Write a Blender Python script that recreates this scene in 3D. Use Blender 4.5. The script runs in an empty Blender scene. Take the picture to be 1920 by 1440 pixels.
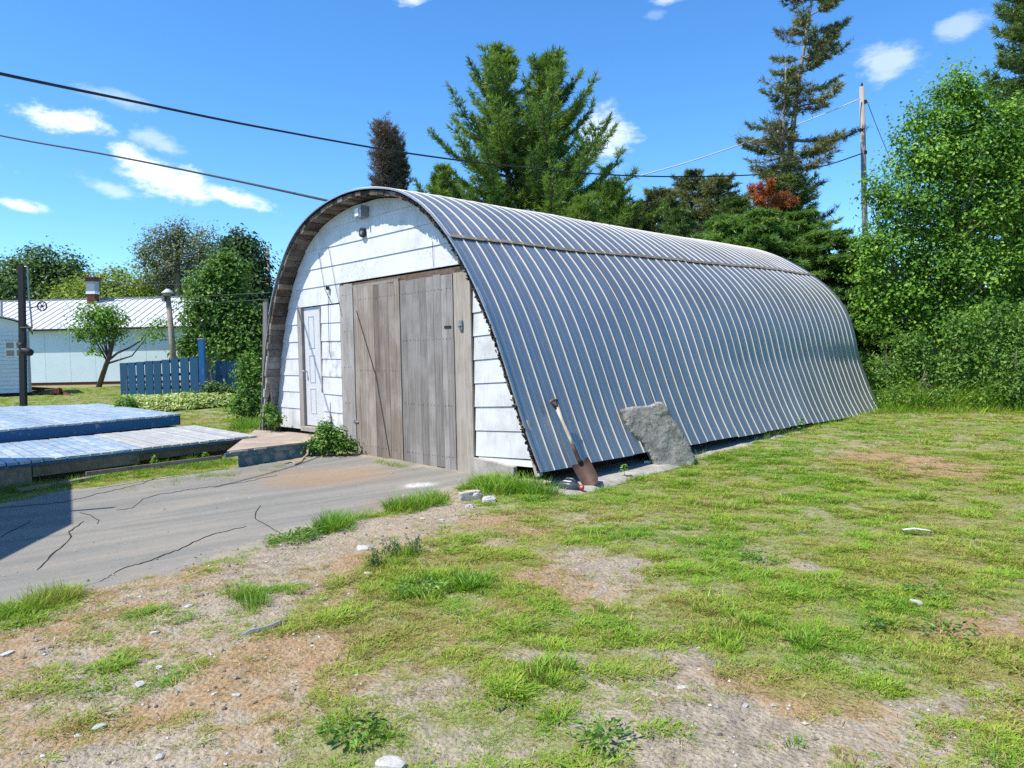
import bpy, math, random
import numpy as np
from mathutils import Vector, noise as mnoise

sc = bpy.context.scene
C = sc.collection
rnd = random.Random(7)
RN = np.random.default_rng(11)

# ------------------------------------------------------------------ camera
F_PX, CXP, CYP, CAM_H = 1386.0, 960.0, 720.0, 1.65
PITCH, ROLL = math.radians(-2.27), math.radians(1.18)
_f = np.array([0, math.cos(PITCH), math.sin(PITCH)])
_r0 = np.array([1.0, 0, 0]); _u0 = np.cross(_r0, _f)
_R = _r0*math.cos(ROLL) - _u0*math.sin(ROLL)
_U = _u0*math.cos(ROLL) + _r0*math.sin(ROLL)
CAM = np.array([0, 0, CAM_H])
cd = bpy.data.cameras.new('camera'); cam = bpy.data.objects.new('camera', cd); C.objects.link(cam)
cd.sensor_width = 36.0; cd.lens = 36.0*F_PX/1920.0
cd.clip_start = 0.05; cd.clip_end = 3000
from mathutils import Matrix
_m = Matrix(((_R[0], _U[0], -_f[0], 0), (_R[1], _U[1], -_f[1], 0), (_R[2], _U[2], -_f[2], CAM_H), (0, 0, 0, 1)))
cam.matrix_world = _m
sc.camera = cam

# ------------------------------------------------------------------ sky and sun
SUN_H = np.array([-0.902, -0.431]); SUN_EL = math.radians(57)
w = bpy.data.worlds.new('World'); sc.world = w; w.use_nodes = True
wn, wl = w.node_tree.nodes, w.node_tree.links
wn.clear()
def wnode(t, **k):
    n = wn.new(t)
    for a_, v_ in k.items(): setattr(n, a_, v_)
    return n
sky = wnode('ShaderNodeTexSky', sky_type='NISHITA', sun_disc=False)
sky.sun_elevation = SUN_EL; sky.sun_rotation = math.atan2(SUN_H[0], SUN_H[1]) % (2*math.pi)
sky.altitude = 400; sky.air_density = 1.0; sky.dust_density = 0.1; sky.ozone_density = 3.0
hs = wnode('ShaderNodeHueSaturation'); hs.inputs['Saturation'].default_value = 1.2; hs.inputs['Value'].default_value = 1.0
tint = wnode('ShaderNodeMix', data_type='RGBA', blend_type='MULTIPLY'); tint.inputs[0].default_value = 1.0
tint.inputs[7].default_value = (0.83, 1.08, 1.23, 1)
wl.new(sky.outputs[0], hs.inputs['Color']); wl.new(hs.outputs[0], tint.inputs[6])
tc = wnode('ShaderNodeTexCoord'); sep = wnode('ShaderNodeSeparateXYZ'); wl.new(tc.outputs['Generated'], sep.inputs[0])
def wmath(op, a_, b_=None):
    n = wnode('ShaderNodeMath', operation=op)
    for i, v in enumerate((a_, b_)):
        if v is None: continue
        if isinstance(v, (int, float)): n.inputs[i].default_value = v
        else: wl.new(v, n.inputs[i])
    return n.outputs[0]
az = wmath('ARCTAN2', sep.outputs[0], sep.outputs[1]); el = wmath('ARCSINE', sep.outputs[2])
cmb = wnode('ShaderNodeCombineXYZ'); wl.new(az, cmb.inputs[0]); wl.new(el, cmb.inputs[1])
def cnoise(scale, detail, rough):
    n = wnode('ShaderNodeTexNoise'); n.inputs['Scale'].default_value = scale; n.inputs['Detail'].default_value = detail
    n.inputs['Roughness'].default_value = rough
    mp = wnode('ShaderNodeMapping'); mp.inputs['Scale'].default_value = (0.8, 1.5, 1)
    wl.new(cmb.outputs[0], mp.inputs[0]); wl.new(mp.outputs[0], n.inputs['Vector'])
    return n.outputs['Fac']
nz = cnoise(26, 9, 0.68)
def ray(px, py): return _f + _R*(px-CXP)/F_PX - _U*(py-CYP)/F_PX
total = None
# px, py, rx, ry, slope angle, opacity
for (px, py, rx, ry, ang, op) in [(130,228,118,30,5,.9),(270,310,85,36,26,1.0),(320,338,120,44,14,1.0),(425,364,95,22,14,.9),(30,385,66,17,8,.9),
        (1135,255,75,66,10,.62),(1670,112,90,50,-6,.42),(1790,52,70,30,-4,.34),(290,266,70,28,20,.35),(215,182,90,20,10,.28),
        (770,0,42,14,0,.6),(1255,0,48,10,0,.45),(200,352,70,22,15,.4),(1225,28,30,12,0,.15),(-300,300,260,60,0,.8),(2300,250,240,60,0,.7),(2600,420,300,50,0,.6)]:
    d = ray(px, py); d = d/np.linalg.norm(d); a0 = math.atan2(d[0], d[1]); e0 = math.asin(d[2])
    mp = wnode('ShaderNodeMapping', vector_type='TEXTURE')
    mp.inputs['Location'].default_value = (a0, e0, 0); mp.inputs['Rotation'].default_value = (0, 0, -math.radians(ang))
    sxy = np.dot(d, _f)
    mp.inputs['Scale'].default_value = (rx/F_PX*sxy**1.2, ry/F_PX*sxy**1.2, 1)
    wl.new(cmb.outputs[0], mp.inputs[0])
    ln = wnode('ShaderNodeVectorMath', operation='LENGTH'); wl.new(mp.outputs[0], ln.inputs[0])
    v = wmath('SUBTRACT', 0.95, ln.outputs['Value'])
    v = wmath('ADD', v, wmath('MULTIPLY', wmath('SUBTRACT', nz, 0.5), 2.3))
    sm = wnode('ShaderNodeMapRange', interpolation_type='SMOOTHSTEP')
    sm.inputs['From Min'].default_value = 0.0; sm.inputs['From Max'].default_value = 0.8; sm.inputs['To Max'].default_value = op
    wl.new(v, sm.inputs['Value'])
    total = sm.outputs[0] if total is None else wmath('MAXIMUM', total, sm.outputs[0])
mixc = wnode('ShaderNodeMix', data_type='RGBA'); wl.new(total, mixc.inputs[0]); wl.new(tint.outputs[2], mixc.inputs[6])
mixc.inputs[7].default_value = (6.6, 6.9, 7.3, 1)
bg = wnode('ShaderNodeBackground'); bg.inputs['Strength'].default_value = 0.143
wl.new(mixc.outputs[2], bg.inputs['Color'])
wo = wnode('ShaderNodeOutputWorld'); wl.new(bg.outputs[0], wo.inputs[0])

sl = bpy.data.lights.new('sun', 'SUN'); sl.energy = 5.0; sl.angle = math.radians(0.55); sl.color = (1.0, 0.95, 0.86)
so = bpy.data.objects.new('sun', sl); C.objects.link(so)
SDIR = Vector((SUN_H[0]*math.cos(SUN_EL), SUN_H[1]*math.cos(SUN_EL), math.sin(SUN_EL)))
so.rotation_euler = SDIR.to_track_quat('Z', 'Y').to_euler(); so.location = (-20, 5, 20)
vs = sc.view_settings
vs.view_transform = 'Standard'; vs.look = 'None'; vs.gamma = 1.0; vs.exposure = 0.5; vs.use_curve_mapping = False
sc.render.engine = 'CYCLES'
sc.cycles.use_denoising = False; sc.cycles.max_bounces = 6; sc.cycles.transparent_max_bounces = 6
sc.cycles.diffuse_bounces = 3; sc.cycles.glossy_bounces = 3; sc.cycles.transmission_bounces = 3

# ------------------------------------------------------------------ geometry helpers
def unit(v): v = np.asarray(v, float); return v/np.linalg.norm(v)
def at_y(px, py, Y): d = ray(px, py); return CAM + d*(Y/d[1])
def at_z(px, py, z): d = ray(px, py); return CAM + d*((z-CAM_H)/d[2])
def at_plane(px, py, P, n): d = ray(px, py); return CAM + d*(np.dot(np.asarray(P)-CAM, n)/np.dot(d, n))
def terrain(x, y):
    y = np.asarray(y, float); x = np.asarray(x, float)
    zl = 0.6*(1-np.exp(-(np.clip(y-9.2, 0, None)/13.0)**1.35)); zr = 0.6*(1-np.exp(-(np.clip(y-8.9, 0, None)/13.0)**1.1))
    k = np.clip((x+1.5)/2.5, 0, 1); k = k*k*(3-2*k)
    return zl*(1-k)+zr*k
def gpt(px, py):
    z = 0.0
    for _ in range(30):
        P = at_z(px, py, z)
        if P[1] < 0 or P[1] > 300: return P
        z = 0.5*z + 0.5*float(terrain(P[0], P[1]))
    return at_z(px, py, z)
def gxy(x, y): return np.array([x, y, float(terrain(x, y))])

ORG = {}
XF = [None]
def tag(o, label=None, cat=None, group=None, kind=None):
    if label: o['label'] = label
    if cat: o['category'] = cat
    if group: o['group'] = group
    if kind: o['kind'] = kind
    return o
def empty(name, loc, label, cat, group=None):
    o = bpy.data.objects.new(name, None); C.objects.link(o); o.location = tuple(float(v) for v in loc)
    o.empty_display_size = 0.2
    ORG[o.name] = np.array(loc, float)
    return tag(o, label, cat, group)
class MB:
    def __init__(s): s.v = []; s.f = []
    def add(s, vs_, fs_):
        k = len(s.v); s.v += [tuple(map(float, p)) for p in vs_]; s.f += [tuple(i+k for i in f) for f in fs_]; return s
    def box(s, P, X, Y, Z):            # corner + three edge vectors (right handed)
        P, X, Y, Z = (np.asarray(q, float) for q in (P, X, Y, Z))
        v = [P, P+X, P+X+Y, P+Y, P+Z, P+X+Z, P+X+Y+Z, P+Y+Z]
        f = [(0,3,2,1),(4,5,6,7),(0,1,5,4),(1,2,6,5),(2,3,7,6),(3,0,4,7)]
        if np.dot(np.cross(X, Y), Z) < 0: f = [q[::-1] for q in f]
        return s.add(v, f)
    def cbox(s, c, sx, sy, sz, rz=0.0):
        c = np.asarray(c, float); X = np.array([math.cos(rz), math.sin(rz), 0])*sx; Y = np.array([-math.sin(rz), math.cos(rz), 0])*sy; Z = np.array([0, 0, sz])
        return s.box(c-X/2-Y/2-Z/2, X, Y, Z)
    def tube(s, pts, rad, n=8, caps=True):
        pts = [np.asarray(p, float) for p in pts]
        if not hasattr(rad, '__len__'): rad = [rad]*len(pts)
        k = len(s.v); prev = None
        for i, p in enumerate(pts):
            t = unit(pts[min(i+1, len(pts)-1)] - pts[max(i-1, 0)])
            if prev is None:
                h = np.array([0, 0, 1.0]) if abs(t[2]) < .9 else np.array([1.0, 0, 0])
                a_ = unit(np.cross(t, h))
            else: a_ = unit(prev - t*np.dot(prev, t))
            b_ = np.cross(t, a_); prev = a_
            for j in range(n):
                q = 2*math.pi*j/n; s.v.append(tuple(p + rad[i]*(a_*math.cos(q)+b_*math.sin(q))))
        for i in range(len(pts)-1):
            for j in range(n):
                j2 = (j+1) % n; s.f.append((k+i*n+j, k+i*n+j2, k+(i+1)*n+j2, k+(i+1)*n+j))
        if caps:
            s.f.append(tuple(k+j for j in range(n))[::-1]); s.f.append(tuple(k+(len(pts)-1)*n+j for j in range(n)))
        return s
    def prism(s, poly, O, X, Y, N, d0, d1):   # 2-D polygon in frame O,X,Y extruded along N from d0 to d1
        O, X, Y, N = (np.asarray(q, float) for q in (O, X, Y, N)); n = len(poly)
        v = [O+X*p[0]+Y*p[1]+N*d0 for p in poly]+[O+X*p[0]+Y*p[1]+N*d1 for p in poly]
        f = [tuple(range(n))[::-1], tuple(range(n, 2*n))]+[(i, (i+1) % n, n+(i+1) % n, n+i) for i in range(n)]
        return s.add(v, f)
    def build(s, name, mat, parent=None, smooth=False):
        V = np.array(s.v, float)
        if XF[0] is not None: V = XF[0](V)
        org = ORG[parent.name] if parent is not None else V.mean(0)*np.array([1, 1, 0])+np.array([0, 0, V[:, 2].min()])
        me = bpy.data.meshes.new(name); me.from_pydata([tuple(p) for p in (V-org)], [], s.f); me.update()
        if smooth:
            for p in me.polygons: p.use_smooth = True
        me.materials.append(mat)
        o = bpy.data.objects.new(name, me); C.objects.link(o); ORG[o.name] = org
        if parent is not None: o.parent = parent
        else: o.location = tuple(org)
        return o
def mesh_np(name, V, Fq, mat, parent=None, attrs=None, k=4, smooth=False, org=None):
    V = np.asarray(V, np.float32).reshape(-1, 3)
    if org is None: org = ORG[parent.name] if parent is not None else np.zeros(3)
    V = V-np.asarray(org, np.float32)
    Fq = np.asarray(Fq, np.int32).reshape(-1, k); nf = len(Fq)
    me = bpy.data.meshes.new(name); me.vertices.add(len(V)); me.vertices.foreach_set('co', V.ravel())
    me.loops.add(nf*k); me.loops.foreach_set('vertex_index', Fq.ravel())
    me.polygons.add(nf); me.polygons.foreach_set('loop_start', np.arange(0, nf*k, k, dtype=np.int32))
    try: me.polygons.foreach_set('loop_total', np.full(nf, k, np.int32))
    except Exception: pass
    me.polygons.foreach_set('use_smooth', np.full(nf, bool(smooth)))
    me.update(calc_edges=True); me.validate()
    for an, arr in (attrs or {}).items():
        at = me.attributes.new(an, 'FLOAT', 'POINT'); at.data.foreach_set('value', np.asarray(arr, np.float32).ravel())
    me.materials.append(mat)
    o = bpy.data.objects.new(name, me); C.objects.link(o); ORG[o.name] = np.asarray(org, float)
    if parent is not None: o.parent = parent
    else: o.location = tuple(float(q) for q in org)
    return o
def vnoise(x, y, s, seed=0):
    """cheap smooth value noise on arrays, 0..1"""
    x = np.asarray(x, float)/s+seed*17.13; y = np.asarray(y, float)/s+seed*9.71
    xi = np.floor(x).astype(int); yi = np.floor(y).astype(int); fx = x-xi; fy = y-yi
    fx = fx*fx*(3-2*fx); fy = fy*fy*(3-2*fy)
    def h(a_, b_):
        n = (a_*374761393+b_*668265263+seed*982451) & 0x7fffffff
        n = ((n ^ (n >> 13))*1274126177) & 0x7fffffff
        return ((n ^ (n >> 16)) & 0xffff)/65535.0
    return (h(xi, yi)*(1-fx)+h(xi+1, yi)*fx)*(1-fy)+(h(xi, yi+1)*(1-fx)+h(xi+1, yi+1)*fx)*fy
def fbm(x, y, s, seed=0, o=4):
    r = 0; a_ = 0.5; t = 0
    for i in range(o): r = r+a_*vnoise(x, y, s/(2**i), seed+i*3); t += a_; a_ *= 0.55
    return r/t

# ------------------------------------------------------------------ materials
class NT:
    def __init__(s, name):
        s.m = bpy.data.materials.new(name); s.m.use_nodes = True; s.n = s.m.node_tree.nodes; s.l = s.m.node_tree.links
        s.b = s.n['Principled BSDF']; s.out = s.n['Material Output']
    def node(s, t, **k):
        n = s.n.new(t)
        for a_, v in k.items(): setattr(n, a_, v)
        return n
    def put(s, sock, v):
        if isinstance(v, bpy.types.NodeSocket): s.l.new(v, sock)
        elif isinstance(v, (tuple, list)) and len(v) == 3 and sock.type == 'RGBA': sock.default_value = (*v, 1)
        else: sock.default_value = v
    def coord(s, scale=(1, 1, 1), obj_rand=False, rot=None):
        t = s.node('ShaderNodeTexCoord'); mp = s.node('ShaderNodeMapping'); mp.inputs['Scale'].default_value = scale
        if rot:
            m0 = s.node('ShaderNodeMapping'); m0.inputs['Rotation'].default_value = rot; s.l.new(t.outputs['Object'], m0.inputs[0]); s.l.new(m0.outputs[0], mp.inputs[0])
        else: s.l.new(t.outputs['Object'], mp.inputs[0])
        if obj_rand:
            oi = s.node('ShaderNodeObjectInfo'); cb = s.node('ShaderNodeCombineXYZ')
            mu = s.math('MULTIPLY', oi.outputs['Random'], 57.0)
            for i in range(3): s.l.new(mu, cb.inputs[i])
            s.l.new(cb.outputs[0], mp.inputs['Location'])
        return mp.outputs[0]
    def noise(s, vec, scale=5, detail=4, rough=0.55, dist=0.0):
        n = s.node('ShaderNodeTexNoise'); n.inputs['Scale'].default_value = scale; n.inputs['Detail'].default_value = detail
        n.inputs['Roughness'].default_value = rough; n.inputs['Distortion'].default_value = dist
        if vec is not None: s.l.new(vec, n.inputs['Vector'])
        return n.outputs['Fac']
    def vor(s, vec, scale, feature='F1', out='Distance'):
        n = s.node('ShaderNodeTexVoronoi', feature=feature); n.inputs['Scale'].default_value = scale
        s.l.new(vec, n.inputs['Vector']); return n.outputs[out]
    def math(s, op, a_, b_=None, clamp=False):
        n = s.node('ShaderNodeMath', operation=op, use_clamp=clamp); s.put(n.inputs[0], a_)
        if b_ is not None: s.put(n.inputs[1], b_)
        return n.outputs[0]
    def rng(s, v, a_, b_, lo=0.0, hi=1.0, smooth=True):
        n = s.node('ShaderNodeMapRange'); n.interpolation_type = 'SMOOTHSTEP' if smooth else 'LINEAR'
        s.put(n.inputs[0], v)
        for i, q in enumerate((a_, b_, lo, hi)): n.inputs[i+1].default_value = q
        return n.outputs[0]
    def mix(s, f, a_, b_, mode='MIX'):
        n = s.node('ShaderNodeMix', data_type='RGBA', blend_type=mode); s.put(n.inputs[0], f); s.put(n.inputs[6], a_); s.put(n.inputs[7], b_)
        return n.outputs[2]
    def ramp(s, f, stops):
        n = s.node('ShaderNodeValToRGB'); s.put(n.inputs[0], f); e = n.color_ramp.elements
        while len(e) < len(stops): e.new(0.5)
        for i, (p, c) in enumerate(stops): e[i].position = p; e[i].color = (*c, 1)
        return n.outputs[0]
    def rand(s): return s.node('ShaderNodeObjectInfo').outputs['Random']
    def attr(s, name, typ='GEOMETRY'):
        n = s.node('ShaderNodeAttribute'); n.attribute_name = name; n.attribute_type = typ; return n.outputs['Fac']
    def bump(s, h, strength=0.4, dist=0.01):
        n = s.node('ShaderNodeBump'); n.inputs['Strength'].default_value = strength; n.inputs['Distance'].default_value = dist
        s.put(n.inputs['Height'], h); s.l.new(n.outputs[0], s.b.inputs['Normal'])
    def fin(s, col, rough=0.8, metal=0.0, spec=0.3):
        s.put(s.b.inputs['Base Color'], col); s.put(s.b.inputs['Roughness'], rough); s.put(s.b.inputs['Metallic'], metal)
        s.put(s.b.inputs['Specular IOR Level'], spec); return s.m

def plain(name, col, rough=0.7, metal=0.0, var=0.25, scale=6, spec=0.3):
    t = NT(name); v = t.coord(obj_rand=True); n = t.noise(v, scale, 5, 0.6)
    c2 = tuple(max(0, x*(1-var)) for x in col); c3 = tuple(min(1, x*(1+var)) for x in col)
    t.bump(t.noise(v, scale*8, 3), 0.15, 0.004)
    return t.fin(t.mix(n, c2, c3), rough, metal, spec)
def wood(name, dark, light, axis='z', freq=14, weather=(0.5, 0.48, 0.45), wamt=0.0, rough=0.85, tintvar=0.35, knots=True, bstr=0.5):
    t = NT(name); sc_ = {'z': (freq, freq, 0.55), 'x': (0.55, freq, freq), 'y': (freq, 0.55, freq), 'all': (freq, freq, freq)}[axis]
    v = t.coord(sc_, obj_rand=True); v1 = t.coord((1, 1, 1), obj_rand=True)
    g = t.noise(v, 3.0, 6, 0.65, 0.6); g2 = t.noise(v, 9.0, 3, 0.6)
    c = t.ramp(g, [(0.28, dark), (0.5, tuple(0.5*(a_+b_) for a_, b_ in zip(dark, light))), (0.72, light)])
    c = t.mix(t.rng(g2, .55, .75, 0, .45), c, dark)
    c = t.mix(t.rng(t.noise(v1, 1.7, 4), .42, .68, 0, wamt), c, weather)
    br = t.rng(t.rand(), 0, 1, 1-tintvar, 1+tintvar*0.6, smooth=False)
    mm = t.node('ShaderNodeVectorMath', operation='SCALE'); t.l.new(c, mm.inputs[0]); t.l.new(br, mm.inputs['Scale'])
    t.bump(t.math('ADD', g, t.math('MULTIPLY', g2, .5)), bstr, 0.004)
    return t.fin(mm.outputs[0], rough, 0, 0.25)

M = {}
# white painted hardboard siding with grime near laps and fly specks
t = NT('white_siding'); v = t.coord(obj_rand=True); vs2 = t.coord((1.5, 1.5, 9))
n1 = t.noise(v, 2.2, 6, .65); n2 = t.noise(v, 55, 3, .6); st = t.noise(t.coord((9, 9, .8), obj_rand=True), 3, 5, .6)
c = t.mix(t.rng(n1, .42, .72, 0, .6), (.61, .615, .625), (.36, .35, .32))
c = t.mix(t.rng(st, .52, .74, 0, .5), c, (.36, .35, .32))
c = t.mix(t.math('MULTIPLY', t.rng(n2, .62, .70, 0, .85), t.rng(t.noise(v, 1.6, 3), .48, .62)), c, (.22, .19, .16))
t.bump(t.math('ADD', n2, t.math('MULTIPLY', st, .6)), .2, .003)
M['siding'] = t.fin(c, .55, 0, .35)
t = NT('flaking_siding'); v = t.coord(obj_rand=True)
n1 = t.noise(v, 7, 7, .72); n2 = t.noise(v, 50, 4, .7)
c = t.mix(t.rng(n1, .44, .66, 0, .9), (.60, .605, .61), (.36, .35, .33)); c = t.mix(t.rng(n2, .58, .7, 0, .7), c, (.30, .28, .26))
t.bump(n1, .3, .004); M['flaking'] = t.fin(c, .7)
t = NT('flecked_siding'); v = t.coord(obj_rand=True)
n1 = t.noise(v, 1.6, 5, .6); n2 = t.noise(v, 34, 5, .72)
c = t.mix(t.rng(n1, .4, .75, 0, .3), (.60, .605, .615), (.36, .35, .33)); c = t.mix(t.math('MULTIPLY', t.rng(n2, .55, .63, 0, .85), t.rng(n1, .46, .58)), c, (.25, .23, .20))
t.bump(n2, .3, .004); M['fleck'] = t.fin(c, .65)
M['grey_wood'] = wood('grey_barn_wood', (.15, .135, .12), (.38, .35, .32), 'z', 15, (.42, .40, .38), .5)
M['brown_wood'] = wood('brown_barn_wood', (.115, .09, .07), (.32, .265, .215), 'z', 15, (.38, .35, .32), .45)
M['tan_wood'] = wood('pale_post_wood', (.165, .145, .12), (.37, .325, .265), 'z', 13, (.33, .31, .285), .6)
M['lintel_wood'] = wood('lintel_wood', (.07, .045, .03), (.24, .16, .11), 'all', 6, (.3, .27, .24), .3)
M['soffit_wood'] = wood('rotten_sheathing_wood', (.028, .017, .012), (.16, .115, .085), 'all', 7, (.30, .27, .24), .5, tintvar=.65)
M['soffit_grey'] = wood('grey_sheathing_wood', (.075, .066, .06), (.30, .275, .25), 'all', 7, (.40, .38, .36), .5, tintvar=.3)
M['black_rot'] = plain('black_rotten_felt', (.022, .019, .017), .95, 0, .6, 30)
# galvanised roofing
def galv(name, base, rough, metal):
    t = NT(name); v = t.coord(); vr = t.coord(obj_rand=True)
    n1 = t.noise(vr, .9, 4, .6); n2 = t.noise(t.coord((14, 14, 1.3), obj_rand=True), 2.4, 5, .65); n3 = t.vor(vr, 55)
    c = t.mix(t.rng(n1, .3, .75), tuple(x*.9 for x in base), tuple(min(1, x*1.08) for x in base))
    c = t.mix(t.rng(n2, .52, .78, 0, .35), c, tuple(x*.68 for x in base))
    c = t.mix(t.rng(t.rand(), 0, 1, 0, .42), c, tuple(x*.75 for x in base))
    c = t.mix(t.rng(t.noise(t.coord((5, 5, .9), obj_rand=True), 1.3, 6, .72), .62, .76, 0, .3), c, (.27, .20, .15))
    ro = t.math('ADD', rough-.08, t.math('ADD', t.math('MULTIPLY', n1, .14), t.math('MULTIPLY', n3, .05)))
    t.bump(t.math('ADD', t.noise(v, 1.6, 2), t.math('MULTIPLY', n2, .10)), .10, .03)
    return t.fin(c, ro, metal, .5)
M['galv'] = galv('galvanised_sheet', (.41, .43, .435), .42, .80)
M['rib'] = galv('sunlit_tan_rib', (.52, .48, .42), .6, .05)  # tan ribs, paled in colour so their sunlit faces read bright
# concrete, stone
def mineral(name, a_, b_, spk, scale=3, fine=60, rough=.9, bs=.5):
    t = NT(name); v = t.coord(obj_rand=True); n1 = t.noise(v, scale, 7, .65); n2 = t.noise(v, fine, 4, .7)
    c = t.mix(t.rng(n1, .3, .72), a_, b_); c = t.mix(t.rng(n2, .52, .66, 0, .75), c, spk)
    t.bump(t.math('ADD', n1, t.math('MULTIPLY', n2, .5)), bs, .015); return t.fin(c, rough, 0, .25)
M['concrete'] = mineral('old_concrete', (.26, .24, .21), (.44, .41, .37), (.20, .18, .16), 4, 70)
M['slab'] = mineral('granite_slab', (.215, .197, .165), (.42, .39, .33), (.06, .055, .046), 6, 40, bs=.5)
M['rock'] = mineral('pale_rock', (.36, .32, .27), (.56, .52, .46), (.25, .22, .19), 6, 60)
M['white_stone'] = mineral('white_pebble', (.36, .34, .31), (.52, .50, .46), (.28, .26, .23), 8, 60)
# paints
def worn(name, paint, bare, amount, axis='all', scale=9, rough=.6, fr=8):
    t = NT(name); v = t.coord(obj_rand=True)
    s_ = {'all': (1, 1, 1), 'z': (4, 4, .4), 'dir': (1, 1, 1)}[axis]
    n1 = t.noise(t.coord(s_, obj_rand=True), scale, 7, .7, .4); n2 = t.noise(v, 45, 4, .65)
    h = t.math('ADD', t.math('MULTIPLY', n1, .8), t.math('MULTIPLY', n2, .2))
    c = t.mix(t.rng(n2, .3, .7), tuple(x*.82 for x in paint), tuple(min(1, x*1.12) for x in paint))
    c = t.mix(t.rng(h, .62-amount, .70-amount), c, bare)
    c = t.mix(t.rng(t.rand(), 0, 1, 0, .38, smooth=False), c, tuple(x*.45 for x in paint))
    t.bump(h, .3, .004); return t.fin(c, rough, 0, .4)
M['blue_fence'] = worn('blue_fence_paint', (.002, .05, .115), (.015, .08, .16), .0, 'z', 5, .5)
M['blue_fascia'] = worn('blue_fascia_paint', (.006, .125, .33), (.34, .35, .36), .05, 'all', 6, .5)
M['blue_board'] = worn('worn_blue_deck_paint', (.30, .40, .50), (.50, .53, .55), .15, 'all', 3.0, .38)
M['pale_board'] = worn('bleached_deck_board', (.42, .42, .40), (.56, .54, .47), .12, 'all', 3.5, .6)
M['teal'] = worn('teal_board_paint', (.06, .15, .18), (.24, .27, .27), .14, 'all', 5, .6)
M['ply'] = mineral('weathered_plywood', (.28, .22, .17), (.42, .35, .28), (.19, .15, .115), 2.2, 50, bs=.2)
M['joist'] = wood('grey_joist_wood', (.12, .10, .07), (.30, .25, .18), 'all', 4, (.34, .31, .26), .4)
M['wall_pale'] = mineral('pale_blue_wall', (.56, .66, .68), (.62, .71, .73), (.50, .58, .60), 1.2, 30, .6, .08)
M['hut_white'] = mineral('hut_white', (.62, .67, .70), (.70, .74, .76), (.55, .58, .6), 2, 40, .6, .08)
t = NT('white_metal_roof'); v = t.coord(); n = t.noise(v, .6, 4); c = t.mix(n, (.48, .48, .49), (.58, .58, .58))
c = t.mix(t.rng(t.noise(t.coord((2, 1, 1)), 1.6, 5, .7), .66, .76, 0, .6), c, (.33, .22, .15)); M['white_roof'] = t.fin(c, .5, 0.0, .4)
M['black_metal'] = plain('black_metal', (.018, .018, .02), .5, 0, .3)
M['dark_wood'] = wood('dark_creosote_wood', (.02, .014, .012), (.07, .05, .04), 'z', 12)
M['grey_metal'] = plain('grey_metal', (.30, .31, .33), .45, .7, .2)
M['light_grey'] = plain('light_grey_plastic', (.48, .48, .47), .5, 0, .15)
M['rust'] = plain('rusty_steel', (.075, .044, .035), .65, .4, .5, 14)
M['rust_red'] = plain('red_rusty_frame', (.13, .03, .022), .7, .1, .5, 10)
M['brick'] = plain('red_brick', (.13, .045, .036), .9, 0, .35, 12)
M['mortar'] = plain('mortar', (.30, .28, .26), .95, 0, .2, 20)
M['door_white'] = worn('white_door_paint', (.56, .565, .575), (.30, .28, .25), .03, 'z', 6, .5)
M['cable'] = plain('black_cable', (.03, .032, .035), .6, 0, .2)
M['cable_pale'] = plain('pale_cable', (.62, .66, .68), .5, 0, .1)
M['pole_wood'] = wood('utility_pole_wood', (.24, .20, .17), (.46, .41, .36), 'z', 10)
M['jug'] = plain('charcoal_plastic', (.055, .06, .066), .35, 0, .2, 6, .5)
M['red_cap'] = plain('red_plastic', (.55, .03, .03), .4, 0, .1)
M['white_plastic'] = plain('white_plastic', (.75, .75, .74), .5, 0, .08)
M['shaft_wood'] = wood('pale_shovel_shaft', (.33, .25, .18), (.60, .50, .38), 'z', 20, (.45, .42, .39), .4)
M['rope'] = plain('tan_rope', (.34, .26, .15), .9, 0, .3, 40)
t = NT('window_glass'); M['glass'] = t.fin((.10, .115, .13), .08, 0, .8)
M['bark'] = mineral('grey_brown_bark', (.07, .055, .045), (.17, .14, .12), (.04, .03, .025), 8, 40)
M['bark_pale'] = mineral('pale_grey_bark', (.20, .17, .15), (.36, .32, .29), (.10, .085, .07), 8, 40)
def foliage(name, dark, light, tip=None, trans=.3, rough=.5):
    t = NT(name); a_ = t.attr('var'); c = t.ramp(a_, [(0, dark), (.6, light), (1, tip or light)])
    t.fin(c, rough, 0, .35)
    tr = t.node('ShaderNodeBsdfTranslucent'); t.l.new(t.mix(1.0, c, (1.25, 1.2, .55), 'MULTIPLY'), tr.inputs['Color'])
    ms = t.node('ShaderNodeMixShader'); ms.inputs[0].default_value = trans
    t.l.new(t.b.outputs[0], ms.inputs[1]); t.l.new(tr.outputs[0], ms.inputs[2]); t.l.new(ms.outputs[0], t.out.inputs['Surface']); return t.m
M['maple'] = foliage('maple_leaves', (.06, .155, .018), (.17, .345, .035), (.30, .49, .065), .33)
M['broad'] = foliage('broad_leaves', (.05, .125, .02), (.12, .24, .035), (.19, .32, .055), .35)
M['darkleaf'] = foliage('dark_leaves', (.038, .085, .022), (.095, .18, .04), (.15, .24, .06), .32)
M['greyleaf'] = foliage('poplar_leaves', (.075, .105, .045), (.17, .205, .09), (.28, .30, .16), .28)
M['willow'] = foliage('yellow_green_leaves', (.13, .20, .03), (.24, .33, .05), (.32, .40, .08), .38)
M['pine'] = foliage('pine_needles', (.055, .12, .03), (.15, .26, .045), (.24, .34, .07), .34)
M['spruce'] = foliage('spruce_needles', (.045, .092, .03), (.11, .19, .05), (.19, .26, .07), .3)
M['spruce_old'] = foliage('dull_spruce_needles', (.055, .07, .03), (.14, .175, .06), (.23, .24, .10), .25)
M['dead'] = foliage('dead_brown_needles', (.07, .05, .042), (.16, .115, .09), (.24, .19, .15), .12)
M['orange'] = foliage('rust_orange_needles', (.22, .055, .018), (.44, .13, .04), (.52, .20, .065), .2)
M['hemlock'] = foliage('hemlock_needles', (.07, .145, .04), (.15, .28, .06), (.24, .38, .095), .38)
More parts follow.
